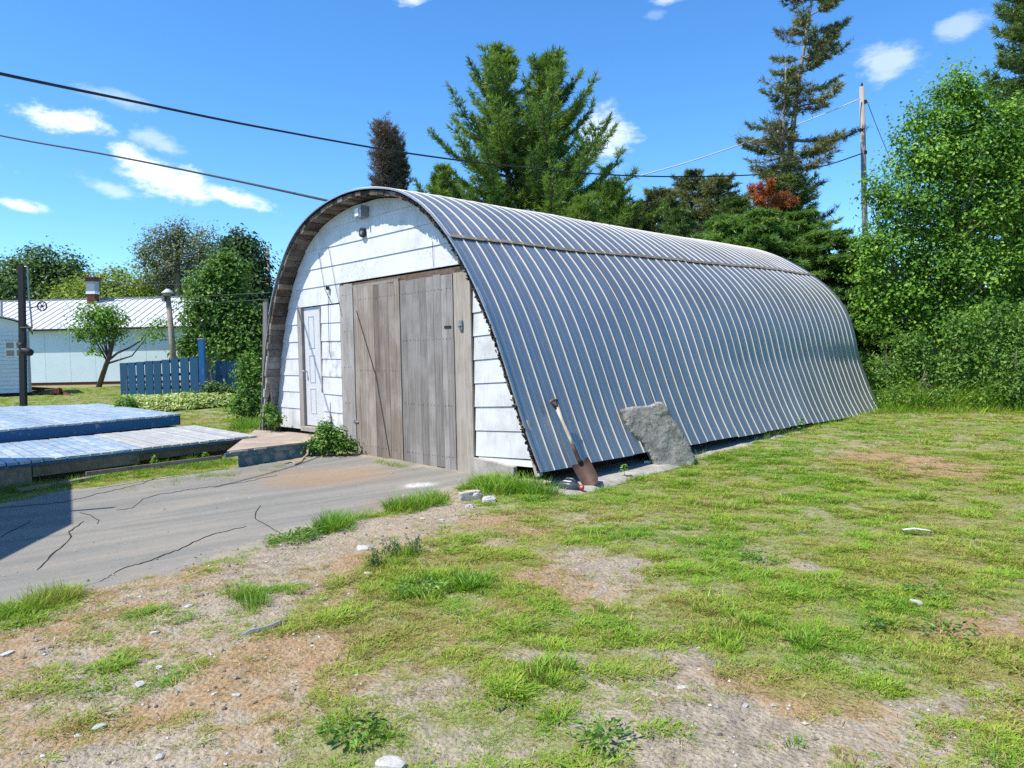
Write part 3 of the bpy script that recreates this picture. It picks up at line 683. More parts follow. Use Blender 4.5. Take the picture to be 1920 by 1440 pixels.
# person door
PD = -5.72, -5.055
MB().box(S(-5.882, -.03, .38), SU*.15, SA*.10, ZV*2.20).build('door_post', M['grey_wood'], shed)
door = MB().box(S(-5.725, .022, .44), SU*.675, SA*.045, ZV*2.135).build('door', M['door_white'], shed)
for z0, z1 in [(.66, 1.12), (1.22, 1.72), (1.84, 2.42)]:
    u0 = -5.56; m = MB(); fr_ = .014
    m.box(S(u0, .014, z0), SU*.20, SA*.010, ZV*fr_).box(S(u0, .014, z1-fr_), SU*.20, SA*.010, ZV*fr_).box(S(u0, .014, z0+fr_), SU*fr_, SA*.010, ZV*(z1-z0-2*fr_)).box(S(u0+.20-fr_, .014, z0+fr_), SU*fr_, SA*.010, ZV*(z1-z0-2*fr_))
    m.build('door_panel', M['door_white'], door)
m = MB(); m.tube([S(-5.66, .02, 1.42), S(-5.66, -.035, 1.42)], [.012, .012], 8); m.tube([S(-5.66, -.03, 1.42), S(-5.66, -.055, 1.42), S(-5.66, -.075, 1.42)], [.018, .03, .02], 10); m.build('door_knob', M['grey_metal'], door, True)
MB().box(S(-5.075, -.028, 1.05), SU*.028, SA*.04, ZV*1.5).build('door_trim', M['grey_wood'], shed)
MB().box(S(-5.74, -.10, .345), SU*.74, SA*.2, ZV*.075).build('door_sill', M['concrete'], shed)
# barn doors made of planks
def planks(parent, u0, u1, z0, z1, n, mat, a, th=.03, zj=.012, seed=0):
    r = random.Random(seed); ws = [r.uniform(.8, 1.25) for _ in range(n)]; tot = sum(ws); u = u0
    for k in range(n):
        w_ = (u1-u0)*ws[k]/tot
        MB().box(S(u+.0012, a+r.uniform(-.003, .003), z0(u) if callable(z0) else z0+r.uniform(-zj, zj)), SU*(w_-.0024), SA*th, ZV*((z1-z0) if not callable(z0) else (z1-z0(u)))).build('plank', M[mat], parent); u += w_
def frame_bar(name, u0, u1, z0, z1, a, th, mat, parent): return MB().box(S(u0, a, z0), SU*(u1-u0), SA*th, ZV*(z1-z0)).build(name, M[mat], parent)
bd1 = frame_bar('barn_door', -3.915, -2.635, .12, .24, .0, .035, 'brown_wood', shed); bd1['label'] = 'browner left barn door leaf crossed by a slanting cable'
for z in (1.4, 2.55): frame_bar('door_rail', -3.915, -2.635, z, z+.12, .0, .035, 'brown_wood', bd1)
planks(bd1, -3.925, -2.625, .055, 2.795, 9, 'brown_wood', -.035, seed=3)
bd2 = frame_bar('barn_door', -2.585, -1.345, .12, .24, .0, .035, 'grey_wood', shed); bd2['label'] = 'greyer right barn door leaf'
for z in (1.4, 2.55): frame_bar('door_rail', -2.585, -1.345, z, z+.12, .0, .035, 'grey_wood', bd2)
planks(bd2, -2.595, -1.335, .05, 2.80, 8, 'grey_wood', -.045, seed=5)
# nail rows
def nails(parent, u0, u1, zlist, a, n):
    m = MB()
    for z in zlist:
        for k in range(n):
            u = u0+(u1-u0)*(k+.5)/n+rnd.uniform(-.02, .02); m.tube([S(u, a+.004, z+rnd.uniform(-.012, .012)), S(u, a-.004, z)], [.008, .007], 6)
    tag(m.build('nail_heads', M['grey_metal'], parent), kind='stuff')
nails(bd1, -3.9, -2.65, (.22, 1.45, 2.6), -.038, 16); nails(bd2, -2.57, -1.36, (.22, .95, 1.90, 2.6), -.048, 15)
MB().tube([S(-3.83, -.045, 2.42), S(-3.3, -.05, 1.35), S(-2.98, -.045, .10)], .006, 6).build('door_cable', M['dark_wood'], bd1)
# narrow fixed leaf on the left and wide post on the right
sp1 = frame_bar('side_panel', -4.375, -3.965, .2, .3, .0, .03, 'grey_wood', shed)
planks(sp1, -4.38, -3.955, .12, 2.875, 3, 'grey_wood', -.03, seed=9); nails(sp1, -4.3, -4.0, (.3, .9, 1.5, 2.1, 2.7), -.033, 3)
m = MB().tube([S(-4.02, -.034, .58), S(-3.94, -.05, .60), S(-3.86, -.045, .585)], .010, 6); m.cbox(S(-3.95, -.045, .60), .05, .03, .05); m.build('latch', M['grey_metal'], sp1)
po = frame_bar('door_post', -1.325, -.955, 2.78, 2.87, .0, .03, 'tan_wood', shed)
planks(po, -1.322, -1.10, .03, 2.80, 1, 'tan_wood', -.04, zj=.0, seed=2); planks(po, -1.098, -.952, .015, 2.82, 1, 'tan_wood', -.047, zj=0, seed=4)
m = MB().cbox(S(-1.16, -.055, 2.07), .07, .02, .13, math.atan2(SU[1], SU[0])); m.tube([S(-1.16, -.05, 2.07), S(-1.16, -.09, 2.05)], .016, 8); m.build('hasp', M['grey_metal'], po)
MB().box(S(-1.53, -.052, 2.04), SU*.15, SA*.008, ZV*.035).build('strap_hinge', M['black_metal'], bd2)
lin = MB().box(S(-4.385, .0, 2.80), SU*3.44, SA*.05, ZV*.088).build('lintel', M['lintel_wood'], shed)
MB().box(S(-3.95, -.03, 2.80), SU*1.3, SA*.03, ZV*.045).build('door_track', M['tan_wood'], shed)
# light fitting, round vent and wires on the gable
m = MB().cbox(S(-3.56, -.075, 3.97), .19, .11, .17, math.atan2(SU[1], SU[0])); lf = m.build('wall_light', M['grey_metal'], shed)
MB().cbox(S(-3.585, -.138, 3.97), .11, .012, .12, math.atan2(SU[1], SU[0])).build('diffuser', M['white_plastic'], lf)
MB().cbox(S(-3.435, -.10, 3.97), .03, .14, .18, math.atan2(SU[1], SU[0])).build('housing_end', M['grey_metal'], lf)
m = MB()
m.tube([S(-3.575, .0, 3.655), S(-3.575, -.07, 3.655)], [.075, .075], 18); vt = m.build('vent', M['black_metal'], shed)
MB().tube([S(-3.565, -.068, 3.65), S(-3.565, -.085, 3.65)], [.035, .03], 12).build('vent_cap', M['grey_metal'], vt)
for pts, rr in [([(-5.02,-.03,3.50),(-4.85,-.035,2.86),(-4.62,-.03,2.58)], .004), ([(-4.68,-.03,3.56),(-4.50,-.035,2.95),(-4.28,-.05,2.35)], .004), ([(-4.72,-.04,2.84),(-4.74,-.04,1.95),(-4.72,-.035,1.66)], .005), ([(-1.78,-.03,3.30),(-1.77,-.03,2.93)], .0035)]:
    MB().tube([S(*p) for p in pts], rr, 5).build('wire', M['cable'], shed)
MB().cbox(S(-4.72, -.05, 2.86), .05, .05, .06).build('insulator', M['dark_wood'], shed)
# foundation
m = MB(); m.box(S(-6.75, -.02, -.25), SU*6.9, SA*.25, ZV*.30); m.build('foundation', M['concrete'], shed)
m = MB(); m.prism([(-.97, -.1), (-.15, -.1), (-.13, .21), (-.55, .235), (-.955, .26)], S(0, 0, 0), SU, ZV, SA, -.085, -.02); m.build('footing_block', M['concrete'], shed)
m = MB(); m.box(S(-4.2, -.16, -.12), SU*3.25, SA*.16, ZV*.115); m.build('door_sill', M['concrete'], shed)
# side ledge of rough concrete
V = []; Fc = []
N = 40
for i in range(N+1):
    a = -.25+i*9.6/N; out = np.interp(a, [-.3, .5, 1.5, 3, 5, 9.5], [1.02, 1.0, .92, .82, .75, .6])+rnd.uniform(-.03, .03); rise = .024*max(0, a)
    zt = .045+rise*.9
    V += [S(.20, a, zt+.02), S(out-.12, a, zt-.015+rnd.uniform(-.01, .01)), S(out, a, zt-.055+rnd.uniform(-.01, .01)), S(out+.02, a, -.2+rise)]
for i in range(N):
    for j in range(3): k = 4*i+j; Fc.append((k, k+1, k+5, k+4))
Fc.append((0, 3, 2, 1))
MB().add(V, Fc).build('concrete_ledge', M['concrete'], shed)
MB().box(S(.12, .25, -.1), SU*.06, SA*10.0, ZV*.55).build('base_wall', M['dark_wood'], shed)

# ================================================================== DECKS
def clip_strip(poly, p, d):
    """interval of the line p+t*d inside a convex polygon"""
    lo, hi = -1e9, 1e9; P = np.asarray(poly); n = len(P); area = sum(P[i][0]*P[(i+1) % n][1]-P[(i+1) % n][0]*P[i][1] for i in range(n)); sg = 1 if area > 0 else -1
    for i in range(n):
        e = P[(i+1) % n]-P[i]; nn = np.array([-e[1], e[0]])*sg; den = d @ nn; num = (p-P[i]) @ nn
        if abs(den) < 1e-9:
            if num < 0: return None
        elif den > 0: lo = max(lo, -num/den)
        else: hi = min(hi, -num/den)
    return (lo, hi) if hi > lo else None
def deck(parent, poly, d, w_, gap, z, th, matf, overhang=0.0, sag=0.0):
    d = unit(d)[:2]; p = np.array([-d[1], d[0]]); P = np.asarray(poly); ks = P @ p; k = ks.min(); c0 = P.mean(0); i = 0
    while k < ks.max():
        ww = w_*rnd.uniform(.97, 1.03)
        base = c0-p*(c0 @ p)
        a_ = clip_strip(P, base+p*(k+.02*w_), d); b_ = clip_strip(P, base+p*(k+ww-gap-.02*w_), d)
        if a_ and b_ and min(a_[1]-a_[0], b_[1]-b_[0]) > .1:
            e0, e1 = -rnd.uniform(0, overhang), rnd.uniform(0, overhang); zz = z+rnd.uniform(-.004, .004)
            q = [base+p*k+d*(a_[0]+e0), base+p*(k+ww-gap)+d*(b_[0]+e0), base+p*(k+ww-gap)+d*(b_[1]+e1), base+p*k+d*(a_[1]+e1)]
            tz = rnd.uniform(-.003, .003)
            top = [np.array([*v_, zz+(tz if j in (1, 2) else -tz)]) for j, v_ in enumerate(q)]
            MB().add(top+[v_-np.array([0, 0, th]) for v_ in top], [(0,1,2,3)[::-1], (4,5,6,7), (0,1,5,4), (1,2,6,5), (2,3,7,6), (3,0,4,7)]).build('deck_board', M[matf(i, k)], parent)
        k += ww; i += 1
# lower ramp
RZ = .35
rf0 = np.array([-7.9, 8.22]); rf1 = at_z(480, 816, RZ)[:2]; rb1 = at_z(365, 797, RZ)[:2]; rd = unit(rf1-rf0); rb0 = rf0+unit(rb1-rf1)*2.9
rfl = [rf0, rf1, rb1, rb0]
ramp = empty('low_deck', [*(np.mean(rfl, 0)), .0], 'low wooden deck of worn pale blue and bleached boards nearest the driveway', 'deck')
kk = {}
pale_from = at_z(270, 838, RZ)[:2] @ np.array([-unit(rb1-rf1)[1], unit(rb1-rf1)[0]])
_pb = np.array([-unit(rb1-rf1)[1], unit(rb1-rf1)[0]])
_sg = 1 if (rf1 @ _pb) > (rf0 @ _pb) else -1
deck(ramp, rfl, rb1-rf1, .148, .017, RZ, .036, lambda i, k: 'pale_board' if (k-pale_from)*_sg > 0 else 'blue_board', .03)
rn = np.array([-rd[1], rd[0]]); 
if rn @ (rb1-rf1) < 0: rn = -rn
D3 = lambda v_: np.array([v_[0], v_[1], 0.0])
L_ = np.linalg.norm(rf1-rf0)
def along(t_, off, z): v_ = rf0+rd*t_+rn*off; return np.array([v_[0], v_[1], z])
# dark painted nosing under the board ends, then joist, then short support wall
MB().box(along(0, .015, RZ-.075), D3(rd)*(L_-.05), D3(rn)*.03, ZV*.038).build('nosing', M['blue_fascia'], ramp)
tA = np.dot(at_z(100, 870, RZ)[:2]-rf0, rd)
MB().box(along(tA+.02, .06, RZ-.235), D3(rd)*(L_-tA-2.0), D3(rn)*.04, ZV*.158).build('rim_joist', M['joist'], ramp)
MB().box(along(L_-1.97, .09, RZ-.20), D3(rd)*1.85, D3(rn)*.04, ZV*.12).build('rim_joist', M['joist'], ramp)
MB().box(along(-.5, .045, .0), D3(rd)*(tA+.5), D3(rn)*.05, ZV*(RZ-.078)).build('support_board', M['joist'], ramp)
MB().box(along(tA+.3, .55, .0), D3(rd)*.14, D3(rn)*.14, ZV*(RZ-.04)).build('support_block', M['joist'], ramp)
MB().box(along(tA+2.6, .5, .0), D3(rd)*.14, D3(rn)*.14, ZV*(RZ-.04)).build('support_block', M['joist'], ramp)
for off in (1.2, 2.3):
    MB().box(along(.2, off, .04), D3(rd)*(L_-.6), D3(rn)*.05, ZV*(RZ-.08)).build('joist', M['joist'], ramp)
# loose boards under the ramp
for nm, (x0, y0, x1, y1), lab in [('loose_board', (40, 918, 112, 905), 'grey board lying half under the low deck at its left end'), ('loose_board', (114, 906, 205, 889), 'long grey board lying in the grass under the low deck')]:
    p, q = at_z(x0, y0, .04), at_z(x1, y1, .04); dd = q-p; nn = unit(np.array([-dd[1], dd[0], 0]))
    tag(MB().box(p-ZV*.03, dd, nn*.12, ZV*.035).build(nm, M['joist']), lab, 'board')
# upper blue deck
UZ = .56
uf1 = at_z(338, 776, UZ)[:2]; uf0 = at_z(0, 806, UZ)[:2]; ud = unit(uf1-uf0); uf0 = uf1-ud*5.4; ub1 = at_z(190, 757, UZ)[:2]; ub0 = np.array([-15.6, 19.0])
ufl = [uf0, uf1, ub1, ub0]
bdeck = empty('blue_deck', [*(np.mean(ufl, 0)), .0], 'higher wooden deck with a flaking bright blue front board', 'deck')
deck(bdeck, ufl, ub1-uf1, .15, .018, UZ, .036, lambda i, k: 'blue_board', .02)
un = np.array([-ud[1], ud[0]]); un = un if un @ (ub1-uf1) > 0 else -un
Lu = 5.4
def uat(t_, off, z): v_ = uf0+ud*t_+un*off; return np.array([v_[0], v_[1], z])
MB().box(uat(0, .0, UZ-.225), D3(ud)*(Lu-.01), D3(un)*.035, ZV*.185).build('fascia', M['blue_fascia'], bdeck)
MB().box(uat(.1, .10, UZ-.40), D3(ud)*(Lu-.3), D3(un)*.05, ZV*.22).build('joist', M['dark_wood'], bdeck)
eb = D3(unit(ub1-uf1)); MB().box(np.array([*(uf1-ud*.04), UZ-.225]), eb*5.6, D3(ud)*.035, ZV*.185).build('fascia', M['blue_fascia'], bdeck)
for t_ in (.6, 2.4, 4.4): MB().box(uat(t_, .25, .0), D3(ud)*.14, D3(un)*.14, ZV*(UZ-.05)).build('support_block', M['joist'], bdeck)
# plywood platform before the small door
PZ = .31
pf = [at_z(425, 846, PZ)[:2], at_z(592, 827, PZ)[:2], S(-4.42, -.14, 0)[:2], S(-5.9, -.14, 0)[:2], at_z(478, 806, PZ)[:2]]
plat = empty('door_platform', [*(np.mean(pf, 0)), 0], 'low plywood platform with teal side boards before the small white door', 'platform')
V = [np.array([*p, PZ+rnd.uniform(-.006, .006)]) for p in pf]; n = len(V)
area = sum(pf[i][0]*pf[(i+1) % n][1]-pf[(i+1) % n][0]*pf[i][1] for i in range(n))
o_ = list(range(n)) if area > 0 else list(range(n))[::-1]; V = [V[i] for i in o_]
MB().add(V+[v_-ZV*.025 for v_ in V], [tuple(range(n)), tuple(range(n, 2*n))[::-1]]+[(i, n+i, n+(i+1) % n, (i+1) % n) for i in range(n)]).build('plywood_sheet', M['ply'], plat)
e0, e1 = np.array([*at_z(425, 846, PZ)[:2], 0]), np.array([*at_z(602, 825, PZ)[:2], 0]); ed = e1-e0; en = unit(np.array([-ed[1], ed[0], 0]))
MB().box(e0-en*.03+ZV*(PZ-.09)-ed*.02, ed*1.02, en*.04, ZV*.062).build('teal_strip', M['teal'], plat)
MB().box(e0+ed*.12+ZV*.02, ed*.86, en*.04, ZV*(PZ-.115)).build('teal_board', M['teal'], plat)
MB().box(e0+ed*.02+ZV*(PZ-.03)-en*.05, ed*.17, en*.09, ZV*.018).build('trim_strip', M['pale_board'], plat)
MB().box(e0+ed*.26+ZV*(PZ-.028)-en*.05, ed*.12, en*.09, ZV*.016).build('trim_strip', M['pale_board'], plat)
MB().box(e0-ed*1.15+ZV*.20+en*.05, ed*1.12, en*.03, ZV*.05).build('edge_strip', M['joist'], plat)

# ================================================================== LEFT SIDE
# weathered posts beside the shed
for (px, py0, py1, Yd, wd, mat, lab) in [(490, 800, 566, 14.45, .075, 'grey_wood', 'pale grey post standing left of the shed rim'), (499, 798, 569, 14.15, .06, 'dark_wood', 'dark thin post tight against the left rim of the shed')]:
    b = at_y(px, py0, Yd); tp = at_y(px+3, py1, Yd); b[2] = .1
    dd = tp-b
    po_ = MB().box(b, np.array([wd, 0, 0]), np.array([0, .09, 0]), dd).build('weathered_post', M[mat]); tag(po_, lab, 'post')
# blue fence
fence = empty('blue_fence', gpt(300, 748), 'bright blue picket fence with one tall post behind the pale ground cover', 'fence')
fl = at_y(226, 681, 24.3); fm = at_y(374, 670, 22.4); fr_ = at_y(456, 677, 22.6)
def fence_run(p0, p1, n, zdrop0, zdrop1, wdt):
    d = p1-p0; wdt = np.linalg.norm(d)/n*wdt; d2 = D3(d[:2]); nn = unit(np.array([d2[1], -d2[0], 0]))
    for i in range(n):
        t_ = (i+.5)/n; c = p0+d*t_; zb = float(terrain(c[0], c[1]))+.03; zt = c[2]+rnd.uniform(-.02, .02); e = unit(d2)
        sk = rnd.uniform(-.02, .02)
        MB().box(np.array([c[0], c[1], zb])-e*wdt/2+nn*(.03+rnd.uniform(0, .006)), e*wdt*rnd.uniform(.94, 1.04), nn*.022, ZV*(zt-zb)+e*sk).build('picket', M['blue_fence'], fence)
    for zz in (.10, .52, .92):
        a_ = p0-ZV*zz-nn*.035; MB().box(a_, d, nn*.045, ZV*.09).build('rail', M['blue_fence'], fence)
fence_run(fl, fm, 9, 1.15, 1.15, .85)
fence_run(fm+np.array([.45, .05, -.12]), fr_, 5, 1.1, 1.1, .87)
pp = at_y(378, 636, 22.3); MB().cbox([pp[0], pp[1], .5*(pp[2]+.3)], .16, .16, pp[2]-.3).build('fence_post', M['blue_fascia'], fence)
MB().cbox([pp[0], pp[1], pp[2]+.012], .18, .18, .024).build('post_cap', M['pale_board'], fence)
for q in (fl+np.array([-.02, .12, 0]), fr_): MB().cbox([q[0], q[1], q[2]-.6], .1, .1, 1.2).build('fence_post', M['blue_fence'], fence)
# dark hoist pole with motor and pulley
HY = 20.3
hb = at_y(41, 760, HY); hp = empty('hoist_pole', [hb[0], hb[1], .4], 'tall dark steel pole carrying a motor and a spoked pulley behind the blue deck', 'pole')
ht = at_y(37.5, 497, HY); bw = .145
MB().box(np.array([hb[0]-bw/2, HY, .3]), np.array([bw, 0, 0]), np.array([0, .12, 0]), np.array([ht[0]-hb[0], 0, ht[2]-.3])).build('post', M['black_metal'], hp)
h = lambda x, y, dy=0: at_y(x, y, HY+dy)
MB().tube([h(40, 499, .06), h(51, 500, .06), h(53, 540, .06), h(58, 590, .06), h(60, 614, .06)], .022, 6).build('conduit', M['grey_metal'], hp)
MB().tube([h(38, 615, -.02), h(61, 614, .06)], .03, 6).build('bracket', M['black_metal'], hp)
MB().tube([h(52, 577, .06), h(72, 575, .06)], .018, 6).build('pulley_arm', M['black_metal'], hp)
pc = h(79, 574, .06); pr = .125
MB().tube([pc+np.array([math.cos(q)*pr, 0, math.sin(q)*pr]) for q in np.linspace(0, 2*math.pi, 19)], .018, 6, caps=False).build('pulley_wheel', M['black_metal'], hp)
m = MB()
for k in range(6): q = k*math.pi/3; m.tube([pc, pc+np.array([math.cos(q)*pr, 0, math.sin(q)*pr])], .010, 5)
m.tube([pc+np.array([0, -.04, 0]), pc+np.array([0, .04, 0])], .028, 8); m.build('pulley_spokes', M['black_metal'], hp)
m = MB(); a_ = h(40, 656, -.10); b_ = h(60, 662, -.10); m.tube([a_, a_*.8+b_*.2, a_*.2+b_*.8, b_], [.085, .105, .105, .08], 12); m.build('motor', M['black_metal'], hp, True)
m = MB(); m.tube([h(34, 643, -.1), h(40, 647, -.12), h(47, 656, -.12)], [.05, .075, .06], 8); m.build('motor_arm', M['black_metal'], hp)
MB().tube([h(38, 650, -.14), h(38, 650, .16)], .02, 6).build('motor_bolt', M['grey_metal'], hp)
# lamp pole
lb = gpt(327, 714); lb = at_y(327, 690, 27.5); lb[2] = float(terrain(lb[0], lb[1])); ltp = at_y(315, 556, 27.5)
lamp = empty('yard_light', lb, 'leaning wooden pole topped by a round metal yard light before the pale wall', 'lamp post')
MB().tube([lb-ZV*.1, lb*.5+ltp*.5+np.array([.03, 0, 0]), ltp], [.115, .105, .09], 10).build('pole', M['joist'], lamp, True)
l = lambda x, y: at_y(x, y, 27.4)
c = l(314.5, 555); px1 = 27.4/F_PX
m = MB(); m.tube([c, c+ZV*px1*5], [px1*7, px1*7.5], 12); m.build('lamp_head', M['grey_metal'], lamp, True)
m = MB(); m.tube([c+ZV*px1*5, c+ZV*px1*6.5, c+ZV*px1*10, c+ZV*px1*13], [px1*11, px1*10.5, px1*6, px1*3], 14); m.build('lamp_hood', M['light_grey'], lamp, True)
MB().cbox(l(307, 559), px1*5, px1*6, px1*12).build('junction_box', M['tan_wood'], lamp)

# long white building
WY = 37.2
wl0 = at_y(-330, 722, WY+1.0); wl1 = at_y(372, 716, WY)
bz = .50; ez = at_y(200, 617, WY)[2]; rz = at_y(150, 563, WY+3.6)[2]
lb_ = empty('long_building', [wl0[0]*.5+wl1[0]*.5, WY, bz], 'long low building with pale blue walls and a ribbed white metal roof', 'building')
wd_ = unit(D3((wl1-wl0)[:2])); wn_ = np.array([-wd_[1], wd_[0], 0]); Lw = np.linalg.norm((wl1-wl0)[:2]); W00 = np.array([wl0[0], wl0[1], 0])
npan = 15
for i in range(npan):
    MB().box(W00+wd_*(i*Lw/npan+.006)+ZV*(bz+.22), wd_*(Lw/npan-.012), wn_*.05, ZV*(ez-bz-.22)).build('wall_panel', M['wall_pale'], lb_)
MB().box(W00+wd_*.02+wn_*.06+ZV*(bz-.1), wd_*(Lw-.04), wn_*7.0, ZV*(ez-bz+.05)).build('wall', M['wall_pale'], lb_)
MB().box(W00+wn_*.03+ZV*(bz-.3), wd_*Lw, wn_*.2, ZV*.515).build('base_strip', M['rust_red'], lb_)
MB().box(W00-wd_*.2-wn_*.34+ZV*(ez-.03), wd_*(Lw+.4), wn_*.03, ZV*.08).build('fascia', M['black_metal'], lb_)
slope = wn_*3.95+ZV*(rz-ez); nrm = unit(np.cross(wd_, slope)); nr = 24
for i in range(nr):
    p0 = W00-wd_*.2-wn_*.35+ZV*(ez+.052)+wd_*((Lw+.4)*i/nr); ww = wd_*((Lw+.4)/nr)
    m = MB(); m.box(p0, ww*.994, slope, nrm*.02)
    for k in (0.0, .5): m.box(p0+ww*(k+.02)+nrm*.0205, wd_*.05, slope, nrm*.035)
    m.build('roof_panel', M['white_roof'], lb_)
    m = MB(); m.box(p0+slope+ZV*0, ww*.994, wn_*3.9-ZV*(rz-ez), nrm*.02) if i == -1 else None
MB().box(W00-wd_*.2+slope-wn_*.35+ZV*(ez+.03), wd_*(Lw+.4), wn_*3.9-ZV*(rz-ez-.1), ZV*.03).build('back_roof', M['white_roof'], lb_)
MB().box(W00-wd_*.2+slope-wn_*.45+ZV*(ez+.075), wd_*(Lw+.4), wn_*.2, ZV*.045).build('ridge_cap', M['grey_metal'], lb_)
gp = [(0, bz), (7.0, bz), (7.0, ez), (3.6, rz), (0, ez)]
MB().prism([(a_+.08, b_-.03) for a_, b_ in gp], W00+wd_*(Lw-.12), wn_, ZV, wd_, 0, .1).build('gable_wall', M['wall_pale'], lb_)
# chimney with real brick courses
cp = at_y(170, 570, WY+3.2); cz = cp[2]; cs = .43
chm = MB().cbox([cp[0], cp[1]+.25, cz+.25], cs-.04, cs-.04, 2.3).build('chimney', M['mortar'], lb_)
z_ = cz-.30; r_ = 0; hb_ = .085
while z_ < cz+.62:
    for k in range(2):
        u0 = -cs/2+(k*cs/2)+(.06 if r_ % 2 else 0)-(.06 if r_ % 2 and k == 0 else 0); ul_ = cs/2-.012 if not (r_ % 2) else (cs/2+.05 if k == 0 else cs/2-.07)
        MB().box(np.array([cp[0]+u0, cp[1]+.25-cs/2-.008, z_]), np.array([ul_, 0, 0]), np.array([0, .05, 0]), ZV*(hb_-.012)).build('brick', M['brick'], chm)
    MB().box(np.array([cp[0]+cs/2-.045, cp[1]+.25-cs/2+.05, z_]), np.array([.05, 0, 0]), np.array([0, cs-.06, 0]), ZV*(hb_-.012)).build('brick', M['brick'], chm)
    z_ += hb_; r_ += 1
MB().cbox([cp[0], cp[1]+.25, cz+.62], cs+.06, cs+.06, .14).build('white_band', M['white_plastic'], lb_)
MB().cbox([cp[0], cp[1]+.25, cz+.96], cs+.02, cs+.02, .54).build('metal_wrap', M['grey_metal'], lb_)
MB().cbox([cp[0], cp[1]+.25, cz+1.32], cs+.08, cs+.08, .18).build('brick_top', M['brick'], lb_)
MB().cbox([cp[0], cp[1]+.25, cz+1.44], cs+.2, cs+.2, .06).build('chimney_cap', M['brick'], lb_)
MB().tube([at_y(3, 595, WY+1.5), at_y(3, 563, WY+1.5)], .06, 8).build('vent_pipe', M['grey_metal'], lb_)
# hut on a trailer, left edge
TY = 28.0
tp = lambda x, y, dy=0: at_y(x, y, TY+dy)
x0 = tp(-130, 690)[0]; x1 = tp(57, 690)[0]; zb = tp(30, 736)[2]; ze = tp(40, 622)[2]; zr_ = tp(-60, 596)[2]
hut = empty('trailer_hut', [x0*.5+x1*.5, TY, float(terrain(x1, TY))], 'white clapboard hut with four small panes standing on a dark trailer frame', 'hut')
xm = .5*(x0+x1)
HA = math.atan2(-x1, TY)
def hut_xf(V):
    q = V-np.array([x1, TY, 0]); x_ = q[:, 0]*math.cos(HA); y_ = q[:, 1]
    return np.stack([x1+x_*math.cos(HA)-y_*math.sin(HA), TY+x_*math.sin(HA)+y_*math.cos(HA), V[:, 2]], 1)
XF[0] = hut_xf
arch = [(x0, zb), (x1, zb)]+[(xm+(x1-xm)*math.cos(q), ze+(zr_-ze)*math.sin(q)) for q in np.linspace(0, math.pi, 13)]
MB().prism([(a_, b_) for a_, b_ in arch], np.array([0, TY+.05, 0]), np.array([1., 0, 0]), ZV, np.array([0, 1., 0]), 0, 3.4).build('body', M['hut_white'], hut)
nb = 15
wx0, wx1, wz0, wz1 = tp(12, 660)[0], tp(46, 660)[0], tp(30, 668)[2], tp(30, 642)[2]
for i in range(nb):
    za, zc = zb+(ze-zb)*i/nb, zb+(ze-zb)*(i+1)/nb-.008
    segs = [(x0, x1-.09)] if zc < wz0 or za > wz1 else [(x0, wx0-.02), (wx1+.02, x1-.09)]
    for (sa, sb) in segs:
        MB().add([(sa, TY+.0, za), (sb, TY+.0, za), (sb, TY+.035, zc), (sa, TY+.035, zc), (sa, TY+.06, za), (sb, TY+.06, za), (sb, TY+.06, zc), (sa, TY+.06, zc)], [(0,1,2,3), (4,7,6,5), (0,4,5,1), (3,2,6,7), (0,3,7,4), (1,5,6,2)]).build('siding_board', M['hut_white'], hut)
MB().box(np.array([x1-.085, TY-.012, zb]), np.array([.1, 0, 0]), np.array([0, .1, 0]), ZV*(ze-zb)).build('corner_trim', M['grey_metal'], hut)
m = MB()
for q in np.linspace(0, math.pi, 25)[:-1]:
    q2 = q+math.pi/24; f_ = lambda q_, o_: np.array([xm+(x1-xm+.12+o_)*math.cos(q_), TY-.12, ze+(zr_-ze+.03+o_)*math.sin(q_)])
    m.add([f_(q, 0), f_(q2, 0), f_(q2, .04), f_(q, .04)]+[p+np.array([0, 3.7, 0]) for p in (f_(q, 0), f_(q2, 0), f_(q2, .04), f_(q, .04))], [(0,1,2,3), (4,7,6,5), (0,4,5,1), (3,2,6,7)])
m.build('arched_roof', M['white_roof'], hut)
win = MB().box(np.array([wx0-.02, TY-.015, wz0-.03]), np.array([wx1-wx0+.04, 0, 0]), np.array([0, .06, 0]), ZV*(wz1-wz0+.06)).build('window', M['white_plastic'], hut)
pw, ph = (wx1-wx0-.12)/2, (wz1-wz0-.10)/2
for i in range(2):
    for j in range(2): MB().box(np.array([wx0+.01+i*(pw+.10), TY-.022, wz0+.01+j*(ph+.08)]), np.array([pw, 0, 0]), np.array([0, .02, 0]), ZV*ph).build('pane', M['glass'], win)
g0 = float(terrain(x1, TY))
MB().box(np.array([x0, TY-.05, zb-.22]), np.array([x1-x0+.9, 0, 0]), np.array([0, .10, 0]), ZV*.12).build('chassis_rail', M['dark_wood'], hut)
MB().box(np.array([x0, TY+2.6, zb-.22]), np.array([x1-x0+.9, 0, 0]), np.array([0, .10, 0]), ZV*.12).build('chassis_rail', M['dark_wood'], hut)
MB().box(np.array([x0, TY+.2, zb-.12]), np.array([x1-x0, 0, 0]), np.array([0, 3.1, 0]), ZV*.11).build('floor_frame', M['dark_wood'], hut)
for xx in (tp(5, 740)[0], tp(22, 740)[0]):
    m = MB(); m.tube([np.array([xx, TY+.25, g0+.25]), np.array([xx, TY+.45, g0+.25])], .26, 16); m.build('wheel', M['black_metal'], hut, True)
XF[0] = None
m = MB(); m.tube([tp(62, 737), tp(80, 746, -.2), tp(102, 748, -.4)], .06, 6); m.build('drawbar', M['rust_red'], hut)
m = MB(); m.tube([tp(58, 728, 1.5), tp(100, 731, .3), tp(142, 746, -.8)], [.07, .08, .06], 6); m.build('drawbar', M['rust_red'], hut)
